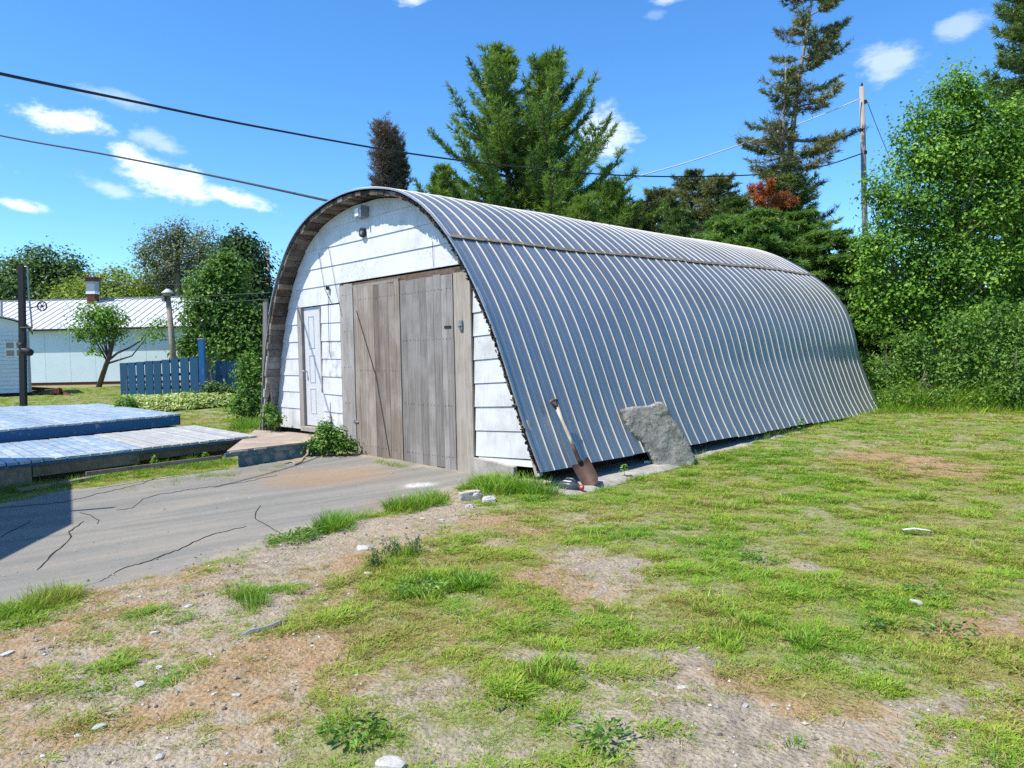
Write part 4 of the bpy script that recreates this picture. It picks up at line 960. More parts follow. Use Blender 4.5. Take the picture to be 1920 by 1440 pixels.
m = MB(); m.tube([tp(62, 735, .2), tp(112, 729, -.3)], .05, 6); m.build('crossbar', M['dark_wood'], hut)
m = MB(); c = tp(100, 740, -.3); m.tube([np.array([c[0], c[1], g0]), c, c+ZV*.16], [.12, .12, .09], 8); m.build('jack', M['dark_wood'], hut)
m = MB(); m.cbox(tp(108, 733, -.3), .24, .2, .16); m.build('hitch', M['rust_red'], hut)

# unseen outbuilding, outline shaped to throw the block of shade over the driveway (stands left of the view)
tn = 1/math.tan(SUN_EL); HE = 3.0
P1 = at_z(131, 985, 0)[:2]; P2 = at_z(131, 922, 0)[:2]; Q1 = P1+SUN_H*HE*tn; e_ = unit(P2-P1); Q2 = Q1+e_*3.3
Q0 = Q1+unit(at_z(2, 1050, 0)[:2]-P1)*2.6
ob = empty('outbuilding', [*(Q1+np.array([-1.6, 0])), 0], 'flat roofed white outbuilding beyond the left edge shading the driveway', 'outbuilding')
far_ = np.array([-3.6, .4]); fp = [Q0, Q1, Q2, Q2+far_, Q0+far_]
fc = np.mean(fp, 0); wp = [tuple(fc+(p-fc)*.93) for p in fp]
MB().prism(wp, np.zeros(3), np.array([1., 0, 0]), np.array([0, 1., 0]), ZV, 0, HE-.05).build('walls', M['hut_white'], ob)
MB().prism([tuple(p) for p in fp], np.zeros(3), np.array([1., 0, 0]), np.array([0, 1., 0]), ZV, HE-.05, HE+.05).build('roof', M['grey_wood'], ob)
sh0 = at_z(120, 962, 0)[:2]+SUN_H*HE*tn; sh1 = at_z(222, 954, 0)[:2]+SUN_H*HE*tn
MB().box(np.array([*(sh0-(sh1-sh0)*.3), HE-.12]), D3(sh1-sh0)*1.3, np.array([0, .07, 0]), ZV*.06).build('shade_beam', M['dark_wood'], ob)  # unseen beam added to throw the thin stripe of shade on the driveway

# ================================================================== THINGS BY THE SHED WALL
# leaning stone slab
sb0, sb1 = at_z(1228, 872, .08), at_z(1306, 862, .115)
st_ = S(.33, to_ua(*at_plane(1205, 760, S(.33, 0, 0), SU)[:2])[1], 0); tz_ = at_plane(1205, 762, S(.485, 0, 0), SU)
ex = unit(sb1-sb0); up = tz_-(sb0+sb1)/2; up = unit(up-ex*(up @ ex)); nn = np.cross(ex, up); nn = nn if nn[1] < 0 else -nn
poly_px = [(905,380),(960,362),(1010,356),(1060,352),(1140,345),(1200,320),(1240,322),(1265,350),(1300,410),(1340,480),(1400,570),(1460,680),(1512,790),(1480,850),(1400,870),(1280,875),(1190,870),(1150,770),(1110,710),(1075,650),(1030,610),(985,570),(950,510),(925,440)]
pl = []
for (cx_, cy_) in poly_px:
    p = at_plane(960+cx_*.22917, 680+cy_*.22917, sb0, nn)-sb0; pl.append((p @ ex, p @ up))
import bmesh
from mathutils.geometry import delaunay_2d_cdt
pl = [np.array(p) for p in pl]; out_ = []
for i in range(len(pl)):                                            # finer, slightly broken outline
    p, q = pl[i], pl[(i+1) % len(pl)]; k_ = max(1, int(np.linalg.norm(q-p)/.03))
    for j in range(k_): out_.append(p+(q-p)*j/k_+np.array([rnd.uniform(-.006, .006), rnd.uniform(-.006, .006)]))
no = len(out_); cen = np.mean(out_, 0); pin = [tuple(p) for p in out_]
lo_, hi_ = np.min(out_, 0), np.max(out_, 0)
for gx_ in np.arange(lo_[0], hi_[0], .022):
    for gy_ in np.arange(lo_[1], hi_[1], .022):
        q = np.array([gx_+rnd.uniform(-.006, .006), gy_+rnd.uniform(-.006, .006)])
        if float(seg_sd(np.array([q[0]]), np.array([q[1]]), out_)[0]) > .014: pin.append(tuple(q))
vv, _, ff, _, _, _ = delaunay_2d_cdt([Vector(p) for p in pin], [(i, (i+1) % no) for i in range(no)], [list(range(no))], 1, 1e-6)
bm = bmesh.new(); nv_ = len(vv); fr_v, bk_v = [], []
for q in vv:
    ed_ = abs(float(seg_sd(np.array([q.x]), np.array([q.y]), out_)[0])); rd_ = .022*max(0, 1-ed_/.035)**2
    p3 = sb0+ex*q.x+up*q.y; nz_ = mnoise.noise(Vector(tuple(p3*5)))*.012+mnoise.noise(Vector(tuple(p3*14)))*.005+mnoise.noise(Vector(tuple(p3*34)))*.003
    fr_v.append(bm.verts.new(tuple(p3+nn*(nz_-rd_)))); bk_v.append(bm.verts.new(tuple(p3-nn*(.13+nz_*.5-rd_))))
for f in ff:
    try: bm.faces.new([fr_v[i] for i in f]); bm.faces.new([bk_v[i] for i in f][::-1])
    except ValueError: pass
for e in [e for e in bm.edges if len(e.link_faces) == 1 and e.verts[0] in set(fr_v)]:
    i0, i1 = fr_v.index(e.verts[0]), fr_v.index(e.verts[1])
    try: bm.faces.new((fr_v[i0], fr_v[i1], bk_v[i1], bk_v[i0]))
    except ValueError: pass
bmesh.ops.recalc_face_normals(bm, faces=bm.faces)
me = bpy.data.meshes.new('stone_slab'); bm.to_mesh(me); bm.free()
me.transform(Matrix.Translation(-Vector(tuple(sb0)))); me.materials.append(M['slab'])
slab = bpy.data.objects.new('stone_slab', me); C.objects.link(slab); slab.location = tuple(sb0)
tag(slab, 'large speckled grey stone slab leaning against the metal roof side', 'stone')
# shovel
U_S = .20
sv = empty('shovel', gpt(1105, 915), 'old shovel with rusty blade and D grip leaning on the metal roof', 'shovel')
gt = at_plane(1036, 752, S(.30, 0, 0), SU); bt = gpt(1107, 912); bt[2] += .02
gt = gt+SU*.02
sock = None
ax = unit(bt-gt); Ls = np.linalg.norm(bt-gt); side = unit(np.cross(ax, SU)); fwd = unit(np.cross(side, ax)); fwd = fwd if fwd[1] < 0 else -fwd
q_ = lambda t_, s_=0, f_=0: gt+ax*Ls*t_+side*s_+fwd*f_
MB().tube([q_(.08), q_(.25), q_(.45), q_(.57, 0, -.005)], [.021, .022, .023, .024], 10).build('shaft', M['shaft_wood'], sv, True)
MB().tube([q_(.53, 0, -.003), q_(.62, 0, -.008), q_(.70, 0, -.012), q_(.745, 0, -.0)], [.025, .027, .028, .032], 10).build('socket', M['rust'], sv, True)
gw = .062
m = MB(); m.tube([q_(.11), q_(.05, gw*.45), q_(0, gw)], [.017, .015, .014], 8); m.tube([q_(.11), q_(.05, -gw*.45), q_(0, -gw)], [.017, .015, .014], 8); m.build('grip_fork', M['rust'], sv, True)
MB().tube([q_(-.002, gw*1.05), q_(-.012), q_(-.002, -gw*1.05)], [.017, .018, .017], 10).build('grip_bar', M['lintel_wood'], sv, True)
bj = q_(.735); btip = gpt(1112, 917); btip[2] = float(gz(btip[0], btip[1]))+.035; bax = btip-bj; Lb2 = np.linalg.norm(bax); bax = bax/Lb2
bsd = unit(np.cross(bax, np.array([-.25, -.9, .35]))); bfw = unit(np.cross(bsd, bax)); bfw = bfw if bfw[1] < 0 else -bfw
nu, nv = 10, 10; V = []; Fc = []
for i in range(nv+1):
    tt = i/nv; wv_ = .118*(1-.06*tt) if tt < .62 else .118*(.963-.34*((tt-.62)/.38)**2.2)
    if i == 0: wv_ = .108
    for j in range(nu+1):
        s_ = (j/nu*2-1); V.append(bj+bax*Lb2*tt+bsd*s_*wv_+bfw*(.036*s_**2+(.02 if tt < .12 else 0)*(1-tt/.12)*abs(s_)-.012-.02*math.sin(tt*math.pi)))
nn2 = len(V); V += [v_-bfw*.004 for v_ in V]
for i in range(nv):
    for j in range(nu): k = i*(nu+1)+j; Fc += [(k, k+1, k+nu+2, k+nu+1), (nn2+k, nn2+k+nu+1, nn2+k+nu+2, nn2+k+1)]
MB().add(V, Fc).build('blade', M['rust'], sv, True)
# jug
jb = gpt(1070, 922); jb[2] = float(gz(jb[0], jb[1]))+.05
jug = empty('oil_jug', jb-ZV*.05, 'dark grey plastic jug with red cap lying beside the shovel blade', 'jug')
jd = unit(np.array([.86, -.5, -.04])); js = unit(np.array([.5, .86, 0])); ju = np.cross(jd, js)
J = lambda a_, b_, c_: jb+jd*a_+js*b_+ju*c_
bm = bmesh.new()
prof_j = [(-.135, .065, .035), (-.125, .08, .055), (.0, .085, .062), (.06, .08, .055), (.10, .045, .035), (.125, .02, .02), (.14, .018, .018)]
rings = []
for (a_, b_, c_) in prof_j:
    rr_ = []
    for k in range(20):
        q = 2*math.pi*k/20; cq, sq = math.cos(q), math.sin(q); e = .55
        rr_.append(bm.verts.new(tuple(J(a_, b_*math.copysign(abs(cq)**e, cq), c_*math.copysign(abs(sq)**e, sq)+.012))))
    rings.append(rr_)
for r0, r1 in zip(rings[:-1], rings[1:]):
    for k in range(20): bm.faces.new((r0[k], r0[(k+1) % 20], r1[(k+1) % 20], r1[k]))
bm.faces.new(rings[0]); bm.faces.new(rings[-1][::-1]); bmesh.ops.recalc_face_normals(bm, faces=bm.faces)
me = bpy.data.meshes.new('body'); bm.to_mesh(me); bm.free(); me.transform(Matrix.Translation(-Vector(tuple(jb-ZV*.05)))); me.materials.append(M['jug'])
o = bpy.data.objects.new('body', me); C.objects.link(o); o.parent = jug
for p in me.polygons: p.use_smooth = True
MB().tube([J(.132, 0, .012), J(.165, 0, .012)], [.030, .028], 14).build('cap', M['red_cap'], jug)
MB().tube([J(-.09, .02, .07), J(-.06, .02, .10), J(.02, .02, .10), J(.075, .01, .06)], [.013, .014, .014, .012], 8).build('handle', M['jug'], jug, True)
m = MB(); m.box(J(-.08, -.05, .0765), jd*.10, js*.05, ju*.002); m.build('label_patch', M['white_plastic'], jug)
# crumpled plastic cup near the slab
cb = gpt(1214, 872); cb[2] += .035
m = MB()
pts_, fs_ = [], []
for i, (r, zz) in enumerate([(.045, -.05), (.05, -.02), (.042, .03), (.055, .06), (.048, .062), (.036, .03), (.04, -.045)]):
    for k in range(14):
        q = 2*math.pi*k/14; rr_ = r*(1+.22*math.sin(3*q+i)); pts_.append(cb+np.array([zz*1.1, rr_*math.cos(q), rr_*math.sin(q)*.7]))
for i in range(6):
    for k in range(14): fs_.append((i*14+k, i*14+(k+1) % 14, (i+1)*14+(k+1) % 14, (i+1)*14+k))
m.add(pts_, fs_); tag(m.build('plastic_cup', M['white_plastic'], smooth=True), 'crumpled white plastic cup lying left of the slab foot', 'cup')
# rocks
def rock(name, px, py, sx, sy, sz, mat, lab, cat='rock', seed=0, group=None, rough=.28, sink=.25, rz=0.0):
    p = gpt(px, py); p[2] = float(gz(p[0], p[1])); bm = bmesh.new(); bmesh.ops.create_icosphere(bm, subdivisions=3, radius=1)
    for v_ in bm.verts:
        q = v_.co.copy(); n1 = mnoise.noise(q*1.1+Vector((seed, 0, 0))); n2 = mnoise.noise(q*2.7+Vector((0, seed, 0))); q *= 1+n1*rough*1.8+n2*rough
        for ax_ in range(3): q[ax_] = math.copysign(min(abs(q[ax_]), .78+.1*math.sin(seed+ax_)), q[ax_])
        x_, y_ = q.x*sx, q.y*sy; v_.co = (x_*math.cos(rz)-y_*math.sin(rz), x_*math.sin(rz)+y_*math.cos(rz), q.z*sz+sz*(1-sink*2)*.7)
    me = bpy.data.meshes.new(name); bm.to_mesh(me); bm.free(); me.materials.append(M[mat]); o = bpy.data.objects.new(name, me); C.objects.link(o); o.location = tuple(p)
    return tag(o, lab, cat, group)
rock('rock', 882, 938, .165, .10, .095, 'rock', 'largest tan angular rock by the driveway corner', seed=3.2, rough=.34, rz=.3)
rock('rock', 917, 944, .085, .07, .06, 'white_stone', 'whitish rock right beside the larger tan rock', seed=7.7)
rock('rock', 880, 954, .05, .04, .035, 'white_stone', 'fist sized pale rock in front of the larger tan rock', seed=1.3)
for k, (px, py, sx, lab) in enumerate([(684, 1030, .085, 'long flat white stone on the bare soil strip'), (185, 1360, .035, 'round white stone in the thin grass at lower left'), (792, 975, .05, 'flat white stone below the grass clump at the driveway edge'),
     (828, 979, .04, 'small white stone second along from the driveway grass clump'), (486, 1012, .03, 'white pebble lying on the asphalt edge'), (354, 1140, .035, 'pale stone on the soil left of the bare strip centre'), (262, 1282, .045, 'long pale stone in the sparse grass'),
     (443, 1306, .028, 'round white stone low in the middle left soil'), (402, 1303, .02, 'tiny white stone beside the round white stone'), (300, 1415, .03, 'grey white stone at the bottom edge'), (690, 1080, .04, 'pale stone beside the grey weeds'), (605, 1122, .025, 'white stone at the rim of the bare strip'),
     (668, 1267, .02, 'small white stone amid brown grass'), (298, 1250, .03, 'grey stone in the thin green tufts'), (1280, 1290, .03, 'white stone by a tuft on the bare patch'), (1398, 1320, .025, 'white stone between tufts at lower right'), (1720, 1132, .06, 'flat pale stones at the bare patch on the right'), (735, 1435, .09, 'broad pale stone cut by the bottom edge'), (290, 1192, .03, 'small grey stone under a green tuft'), (15, 1230, .04, 'white stone at the far left edge')]):
    rock('stone', px, py, sx, sx*.62, sx*.3, 'white_stone', lab, 'stone', seed=k*1.37+.5, rough=.2, sink=.3, rz=k*.9)
# stick
p, q = gpt(452, 1196), gpt(540, 1168); m = MB(); dd = q-p
pts_ = [p+dd*t_+ZV*(.012+.006*math.sin(t_*9)) for t_ in np.linspace(0, 1, 7)]
m.tube(pts_, [.008, .017, .02, .021, .02, .018, .006], 6); tag(m.build('weathered_stick', M['grey_wood']), 'splintered grey stick lying on the thin grass', 'stick')
# litter strip, rope
p = gpt(1720, 1005); p[2] += .05; m = MB(); dd = np.array([.17, -.05, .0])
m.add([p-dd*.6, p-dd*.1+ZV*.012, p+dd*.6, p+dd*.58+np.array([.01, .03, 0]), p-dd*.1+np.array([.01, .035, .014]), p-dd*.58+np.array([.0, .03, .0])], [(0,1,4,5), (1,2,3,4)])
m.add([v_-ZV*.004 for v_ in [p-dd*.6, p-dd*.1+ZV*.012, p+dd*.6, p+dd*.58+np.array([.01, .03, 0]), p-dd*.1+np.array([.01, .035, .014]), p-dd*.58+np.array([.0, .03, .0])]], [(0,5,4,1), (1,4,3,2)])
tag(m.build('plastic_strip', M['white_plastic']), 'white plastic strip lying in the grass on the right', 'litter')
rp = [gpt(530, 872)+ZV*.02, gpt(548, 869)+ZV*.025, gpt(556, 873)+ZV*.02, gpt(570, 862)+ZV*.03, at_y(577, 848, 11.75), at_y(579, 834, 11.9), at_y(583, 824, 12.0), at_y(590, 818, 12.15)]
def smooth_path(P, n=8): return [np.array(q) for q in catmull3(P, n)]
def catmull3(P, n):
    P = [np.array(p, float) for p in P]; P = [2*P[0]-P[1]]+P+[2*P[-1]-P[-2]]; out = []
    for i in range(1, len(P)-2):
        for k in range(n):
            t_ = k/n; a_, b_, c_, d_ = P[i-1:i+3]; out.append(.5*((2*b_)+(-a_+c_)*t_+(2*a_-5*b_+4*c_-d_)*t_**2+(-a_+3*b_-3*c_+d_)*t_**3))
    return out+[P[-2]]
m = MB(); m.tube(smooth_path(rp), .012, 6); m.tube([q+np.array([.02, -.01, .0])*math.sin(i*.7) for i, q in enumerate(smooth_path(rp))], .009, 6)
tag(m.build('rope', M['rope'], smooth=True), 'tan rope hanging off the platform onto the asphalt', 'rope')
hb_ = at_y(629, 806, 12.95)
m = MB(); m.tube([hb_+np.array([math.cos(q)*.065, 0, math.sin(q)*.07]) for q in np.linspace(0, 2*math.pi, 17)], .006, 6, caps=False); m.tube([hb_+np.array([math.cos(q)*.05, .03, .01+math.sin(q)*.06]) for q in np.linspace(0, 2*math.pi, 17)], .005, 6, caps=False)
tag(m.build('wire_hoop', M['grey_metal'], smooth=True), 'bent wire hoop leaning on the white wall by the weeds', 'wire hoop')
# gravel crumbs : uncountable
V = []; Fc = []
cnt = 0; n_p = 11000
px_ = RN.uniform(-6, 7, n_p); py_ = 2.4+RN.random(n_p)**1.5*9
gg, dd_ = cover(px_, py_); di = drive_sd(px_, py_); keep = ((gg < .40) | (di > 0)) & (RN.random(n_p) > np.where(di > .25, .93, 0)); px_, py_ = px_[keep], py_[keep]; uu, aa = to_ua(px_, py_); k2 = ~((aa > -.2) & (uu < 1)); px_, py_ = px_[k2], py_[k2]
zz_ = gz(px_, py_)+np.where(drive_sd(px_, py_) > 0, .014, 0); rs = np.minimum(.016, np.exp(RN.normal(-4.95, .5, len(px_)))); oct_ = np.array([[1, 0, 0], [0, 1, 0], [-1, 0, 0], [0, -1, 0], [0, 0, .7], [0, 0, -.7]])
rr = oct_[None]*rs[:, None, None]*(1+RN.uniform(-.35, .35, (len(px_), 6, 3))); an = RN.uniform(0, 6.28, len(px_)); cs_, sn_ = np.cos(an), np.sin(an)
rx_ = rr[..., 0]*cs_[:, None]-rr[..., 1]*sn_[:, None]; ry_ = rr[..., 0]*sn_[:, None]+rr[..., 1]*cs_[:, None]
V = np.stack([rx_+px_[:, None], ry_+py_[:, None], rr[..., 2]+zz_[:, None]+rs[:, None]*.25], -1).reshape(-1, 3)
tri = np.array([[0,1,4],[1,2,4],[2,3,4],[3,0,4],[1,0,5],[2,1,5],[3,2,5],[0,3,5]]); Fc = (tri[None]+np.arange(len(px_))[:, None, None]*6).reshape(-1, 3)
t = NT('gravel_stone'); c = t.ramp(t.attr('var'), [(0, (.10, .085, .07)), (.4, (.25, .21, .17)), (.8, (.38, .35, .31)), (1, (.55, .53, .49))]); M['gravel'] = t.fin(c, .9)
tag(mesh_np('gravel', V, Fc, M['gravel'], attrs={'var': np.repeat(RN.random(len(px_)), 6)}, k=3), 'loose gravel crumbs scattered over bare soil and driveway edge', kind='stuff')

# ================================================================== WIRES
def cable(name, pts, rad, mat, lab, n=6):
    """pts: px, py, Y"""
    P = smooth_path([at_y(*p) for p in pts], 10); m = MB(); m.tube(P, rad, n); tag(m.build(name, M[mat], smooth=True), lab, 'cable')
cable('cable', [(-260, 78, 8.0), (0, 138, 9.5), (240, 188, 12), (480, 237, 15), (750, 285, 18.5), (960, 312, 21), (1150, 328, 23), (1300, 331, 24.5), (1440, 326, 25.6), (1540, 312, 26.3), (1616, 288, 26.9)], .022, 'cable', 'thick black cable sagging from upper left across the big pines')
cable('cable', [(-260, 195, 25), (0, 254, 23), (200, 290, 20.8), (400, 330, 18), (606, 374.5, 14.4), (632, 381, 13.9)], .027, 'cable', 'black cable running down from the left to the arched roof top')
cable('cable', [(1196, 331, 23.5), (1300, 301, 24.5), (1440, 253, 26), (1530, 220, 26.5), (1613, 185, 26.9)], .02, 'cable_pale', 'pale cable rising to the utility pole past the tall spruce')
cable('cable', [(170, 527, 40), (250, 534, 38), (330, 533, 36), (500, 528, 30)], .016, 'cable', 'thin dark wire from the chimney across the trees')
cable('cable', [(180, 566, 36), (300, 559, 28), (420, 553, 22), (506, 549, 15)], .011, 'cable', 'thin wire from the yard light to the shed rim')
cable('cable', [(300, 565, 27.5), (400, 567, 24), (504, 561, 15)], .009, 'cable', 'lower thin wire from the yard light to the shed')
cable('cable', [(1625, 188, 26.9), (1645, 240, 24.5), (1670, 300, 22)], .012, 'cable', 'stay wire slanting down from the utility pole top')
# utility poles
def upole(px0, py0, px1, py1, Yd, r, lab, extra=True):
    t_ = at_y(px1, py1, Yd); b = at_y(px0, py0, Yd); b[2] = float(terrain(b[0], b[1]))-.1
    root = empty('utility_pole', b, lab, 'pole')
    MB().tube([b, b*.5+t_*.5, t_], [r*1.15, r*1.05, r*.9], 10).build('pole', M['pole_wood'], root, True)
    if extra:
        MB().tube([t_-ZV*.05, t_+ZV*.14], [.05, .03], 8).build('top_pin', M['dark_wood'], root)
        for dz in (.55, 2.35): MB().cbox(t_-ZV*dz+np.array([r*.9, -.05, 0]), .10, .12, .12).build('insulator', M['cable'], root)
    return root
upole(1628, 640, 1616, 163, 27, .095, 'grey wooden utility pole standing between the spruce and the leafy tree')
upole(506, 640, 502, 463, 60, .13, 'distant thin grey pole beyond the trees left of the shed', False)

# ================================================================== VEGETATION
def leaf_quads(P, Nn, size, asp=.55, curl=.15, tan=None):
    """P (n,3), Nn normals (n,3) -> diamond leaves"""
    n = len(P); r = RN.normal(size=(n, 3)) if tan is None else tan
    t_ = r-Nn*(r*Nn).sum(1, keepdims=True); t_ /= np.linalg.norm(t_, axis=1, keepdims=True)+1e-9; b = np.cross(Nn, t_)
    s = (size*np.ones(n))[:, None]
    V = np.stack([P-t_*s*.5, P+b*s*asp*.5+Nn*s*curl, P+t_*s*.5, P-b*s*asp*.5+Nn*s*curl], 1)
    return V.reshape(-1, 3), np.arange(n*4).reshape(-1, 4)
def norm_rows(a_): return a_/(np.linalg.norm(a_, axis=1, keepdims=True)+1e-9)
def tree_broad(name, base, lobes, n_clump, per, leaf, mat, lab, cat='tree', trunk=None, bark='bark', group=None, clump_r=.30, asp=.6, flat=.65, limb=10, tr=.12, shell=.55, sway=(0, 0)):
    """lobes: list of (cx,cy,cz,rx,ry,rz) in world"""
    base = np.asarray(base, float); root = empty(name, base, lab, cat, group)
    vol = np.array([(l[3]*l[4]*l[5])**(2/3) for l in lobes]); pick = RN.choice(len(lobes), n_clump, p=vol/vol.sum()); Lb = np.array(lobes)[pick]
    d = norm_rows(RN.normal(size=(n_clump, 3))); rad = shell+(1-shell)*RN.random(n_clump)**.6
    rad *= 1+.22*(RN.random(n_clump)-.5)
    inner = RN.random(n_clump) < .22; rad[inner] *= RN.random(inner.sum())
    cc = Lb[:, :3]+d*Lb[:, 3:6]*rad[:, None]
    k = cc[:, 2] > base[2]+.12; cc, d = cc[k], d[k]; nc = len(cc)
    m_ = RN.poisson(per, nc)+2; ci = np.repeat(np.arange(nc), m_); cr = clump_r*(.55+.9*RN.random(nc))
    off = RN.normal(size=(len(ci), 3))*cr[ci][:, None]*np.array([1, 1, flat])*.62
    P = cc[ci]+off; P[:, 2] -= .18*np.hypot(off[:, 0], off[:, 1])*1.0
    P[:, 0] += sway[0]*(P[:, 2]-base[2]); 
    Nn = norm_rows(d[ci]*.30+np.array([0, 0, .50])+off/(cr[ci][:, None]+1e-6)*.55+RN.normal(size=P.shape)*.34)
    k = P[:, 2] > terrain(P[:, 0], P[:, 1])+.03; P, Nn, ci = P[k], Nn[k], ci[k]
    sz = leaf*(.65+.7*RN.random(len(P))); V, Fq = leaf_quads(P, Nn, sz, asp)
    var = np.clip(.45+.30*RN.normal(size=nc)[ci]+.22*RN.normal(size=len(P)), 0, 1)
    mesh_np('crown', V, Fq, M[mat], root, {'var': np.repeat(var, 4)})
    m = MB(); tk = trunk or [base, base*.4+np.mean(cc, 0)*.6, np.mean(cc, 0)+np.array([0, 0, .6])]
    tk = [np.asarray(q, float) for q in tk]; m.tube(tk, list(np.linspace(tr, tr*.45, len(tk))), 8)
    if limb:
        order = RN.permutation(nc)[:limb]
        for j in order:
            t0 = .25+.7*RN.random(); q0 = tk[0]+(tk[-1]-tk[0])*t0; i0 = min(len(tk)-2, int(t0*(len(tk)-1))); f0 = t0*(len(tk)-1)-i0; q0 = tk[i0]*(1-f0)+tk[i0+1]*f0
            q1 = cc[j]; mid = q0*.5+q1*.5+np.array([0, 0, -.12*np.linalg.norm(q1-q0)])+RN.normal(size=3)*.06*np.linalg.norm(q1-q0)
            r0 = tr*(.5-.3*t0); m.tube([q0, mid, q1], [r0, r0*.6, r0*.2], 5)
    m.build('trunk', M[bark], root, True)
    return root
def px_lobes(lst, Yd, depth=.8):
    """(px,py,rx,ry[,dy]) screen ellipses at distance Yd -> world ellipsoids"""
    out = []
    for q in lst:
        px, py, rx, ry = q[:4]; dy = q[4] if len(q) > 4 else 0; c = at_y(px, py, Yd+dy); s = (Yd+dy)/F_PX
        out.append((c[0], c[1], c[2], rx*s, max(rx, ry)*s*depth, ry*s))
    return out
def needles(P0, D, n_per, L, w_, spread, var):
    """slivers around twig points. P0 (n,3) twig pts, D (n,3) dirs"""
    n = len(P0); ii_ = np.repeat(np.arange(n), n_per); d = norm_rows(D[ii_]+RN.normal(size=(len(ii_), 3))*spread)
    P = P0[ii_]+RN.normal(size=(len(ii_), 3))*L*.10; l = L*(.6+.7*RN.random(len(ii_)))[:, None]
    s_ = norm_rows(np.cross(d, RN.normal(size=d.shape)))*w_*.5
    V = np.stack([P-s_, P+s_, P+d*l+s_*.25, P+d*l-s_*.25], 1).reshape(-1, 3)
    return V, np.arange(len(ii_)*4).reshape(-1, 4), np.repeat(np.clip(var[ii_]+RN.normal(size=len(ii_))*.14, 0, 1), 4)
def tree_conifer(name, base, top, rfun, lab, mat='pine', bark='bark', group=None, step=.42, nb=5, pitch=.35, tipup=.25, droop=.0, twig=.30, npt=7, L=.16, w_=.022, spread=.55, tr=.16, t0=.1, dens=1.0, skip=0.0, dead_low=0.0, cat='tree', side=None, trunk_mid=None, twigdens=5, bare=.18, extra_trunks=()):
    base, top = np.asarray(base, float), np.asarray(top, float); root = empty(name, base, lab, cat, group)
    H = top[2]-base[2]; mid = (base+top)/2 if trunk_mid is None else np.asarray(trunk_mid, float)
    def ax_(t_): return (1-t_)**2*base+2*t_*(1-t_)*mid+t_*t_*top
    m = MB(); m.tube([ax_(t_) for t_ in np.linspace(0, 1, 9)], list(np.linspace(tr, .018, 9)), 8)
    for (q, r) in extra_trunks: m.tube(q, r, 7)
    TP, TD, TV, DP, DD, DV = [], [], [], [], [], []
    h = t0*H
    while h < H*.985:
        t_ = h/H; c = ax_(t_); R = rfun(t_)
        k = max(2, int(round(nb*(1 if R > .35 else .7)))); ph = RN.uniform(0, 6.28)
        for j in range(k):
            if RN.random() < skip: continue
            jl = RN.random()
            azm = ph+6.283*j/k+RN.normal()*.25; Rb = R*(.45+.72*RN.random())
            if side is not None: Rb *= side(azm, t_)
            if Rb < .08: continue
            ou = np.array([math.cos(azm), math.sin(azm), 0]); pt = pitch*(.45+.9*t_)+RN.normal()*.10
            nseg = max(4, int(Rb/.16)); tt = np.linspace(0, 1, nseg+1)
            z_ = Rb*(math.tan(pt)*tt-droop*tt**1.4+tipup*tt**3)
            B = c+ou*(Rb*tt)[:, None]+np.array([0, 0, 1.])*z_[:, None]+RN.normal(size=(nseg+1, 3))*.012*Rb; rb = max(.006, .022*Rb)
            m.tube(list(B[::max(1, nseg//4)])+([B[-1]] if nseg % max(1, nseg//4) else []), list(np.linspace(rb, rb*.25, len(B[::max(1, nseg//4)])+(1 if nseg % max(1, nseg//4) else 0))), 4, caps=False)
            dirs = np.gradient(B, axis=0); dirs = norm_rows(dirs); bv = np.clip(.45+.25*RN.normal(), 0, 1)
            deadb = RN.random() < dead_low*(1-t_)**.5
            s0 = max(1, int(nseg*(bare if not deadb else .2)))
            for q in range(s0, nseg+1):
                tq = tt[q]; n_t = max(1, int(twigdens*dens))
                for e in range(n_t):
                    lat = np.cross(dirs[q], [0, 0, 1.]); lat /= np.linalg.norm(lat)+1e-9; sg = 1 if e % 2 else -1
                    dv = unit(dirs[q]*.75+lat*sg*RN.uniform(.35, 1.1)+np.array([0, 0, RN.uniform(-.15, .35)]))
                    ln = twig*Rb**.5*(1.15-.75*tq)*RN.uniform(.5, 1.2)+.05; nt = max(2, int(ln/.085))
                    for f in np.linspace(.15, 1, nt):
                        p = B[q]+dv*ln*f+RN.normal(size=3)*.02
                        if deadb and RN.random() < .8: DP.append(p); DD.append(dv); DV.append(bv)
                        else: TP.append(p); TD.append(dv); TV.append(bv+.18*(f-.5)+.1)
            TP.append(B[-1]); TD.append(dirs[-1]); TV.append(bv+.2)
        h += step*(.75+.5*RN.random())*(1-.45*t_)
    for q in np.linspace(.90, .99, 9): TP.append(ax_(q)); TD.append(np.array([0, 0, 1.])); TV.append(.6)
    V, Fq, va = needles(np.array(TP), np.array(TD), npt, L, w_, spread, np.array(TV)); mesh_np('crown', V, Fq, M[mat], root, {'var': va})
    if DP:
        V, Fq, va = needles(np.array(DP), np.array(DD), max(2, npt//2), L*1.2, w_*.5, .8, np.array(DV)); mesh_np('dead_twigs', V, Fq, M['dead'], root, {'var': va})
    m.build('trunk', M[bark], root, True)
    return root
def gb(px, Yd):
    p = at_y(px, 700, Yd); p[2] = float(terrain(p[0], p[1])); return p

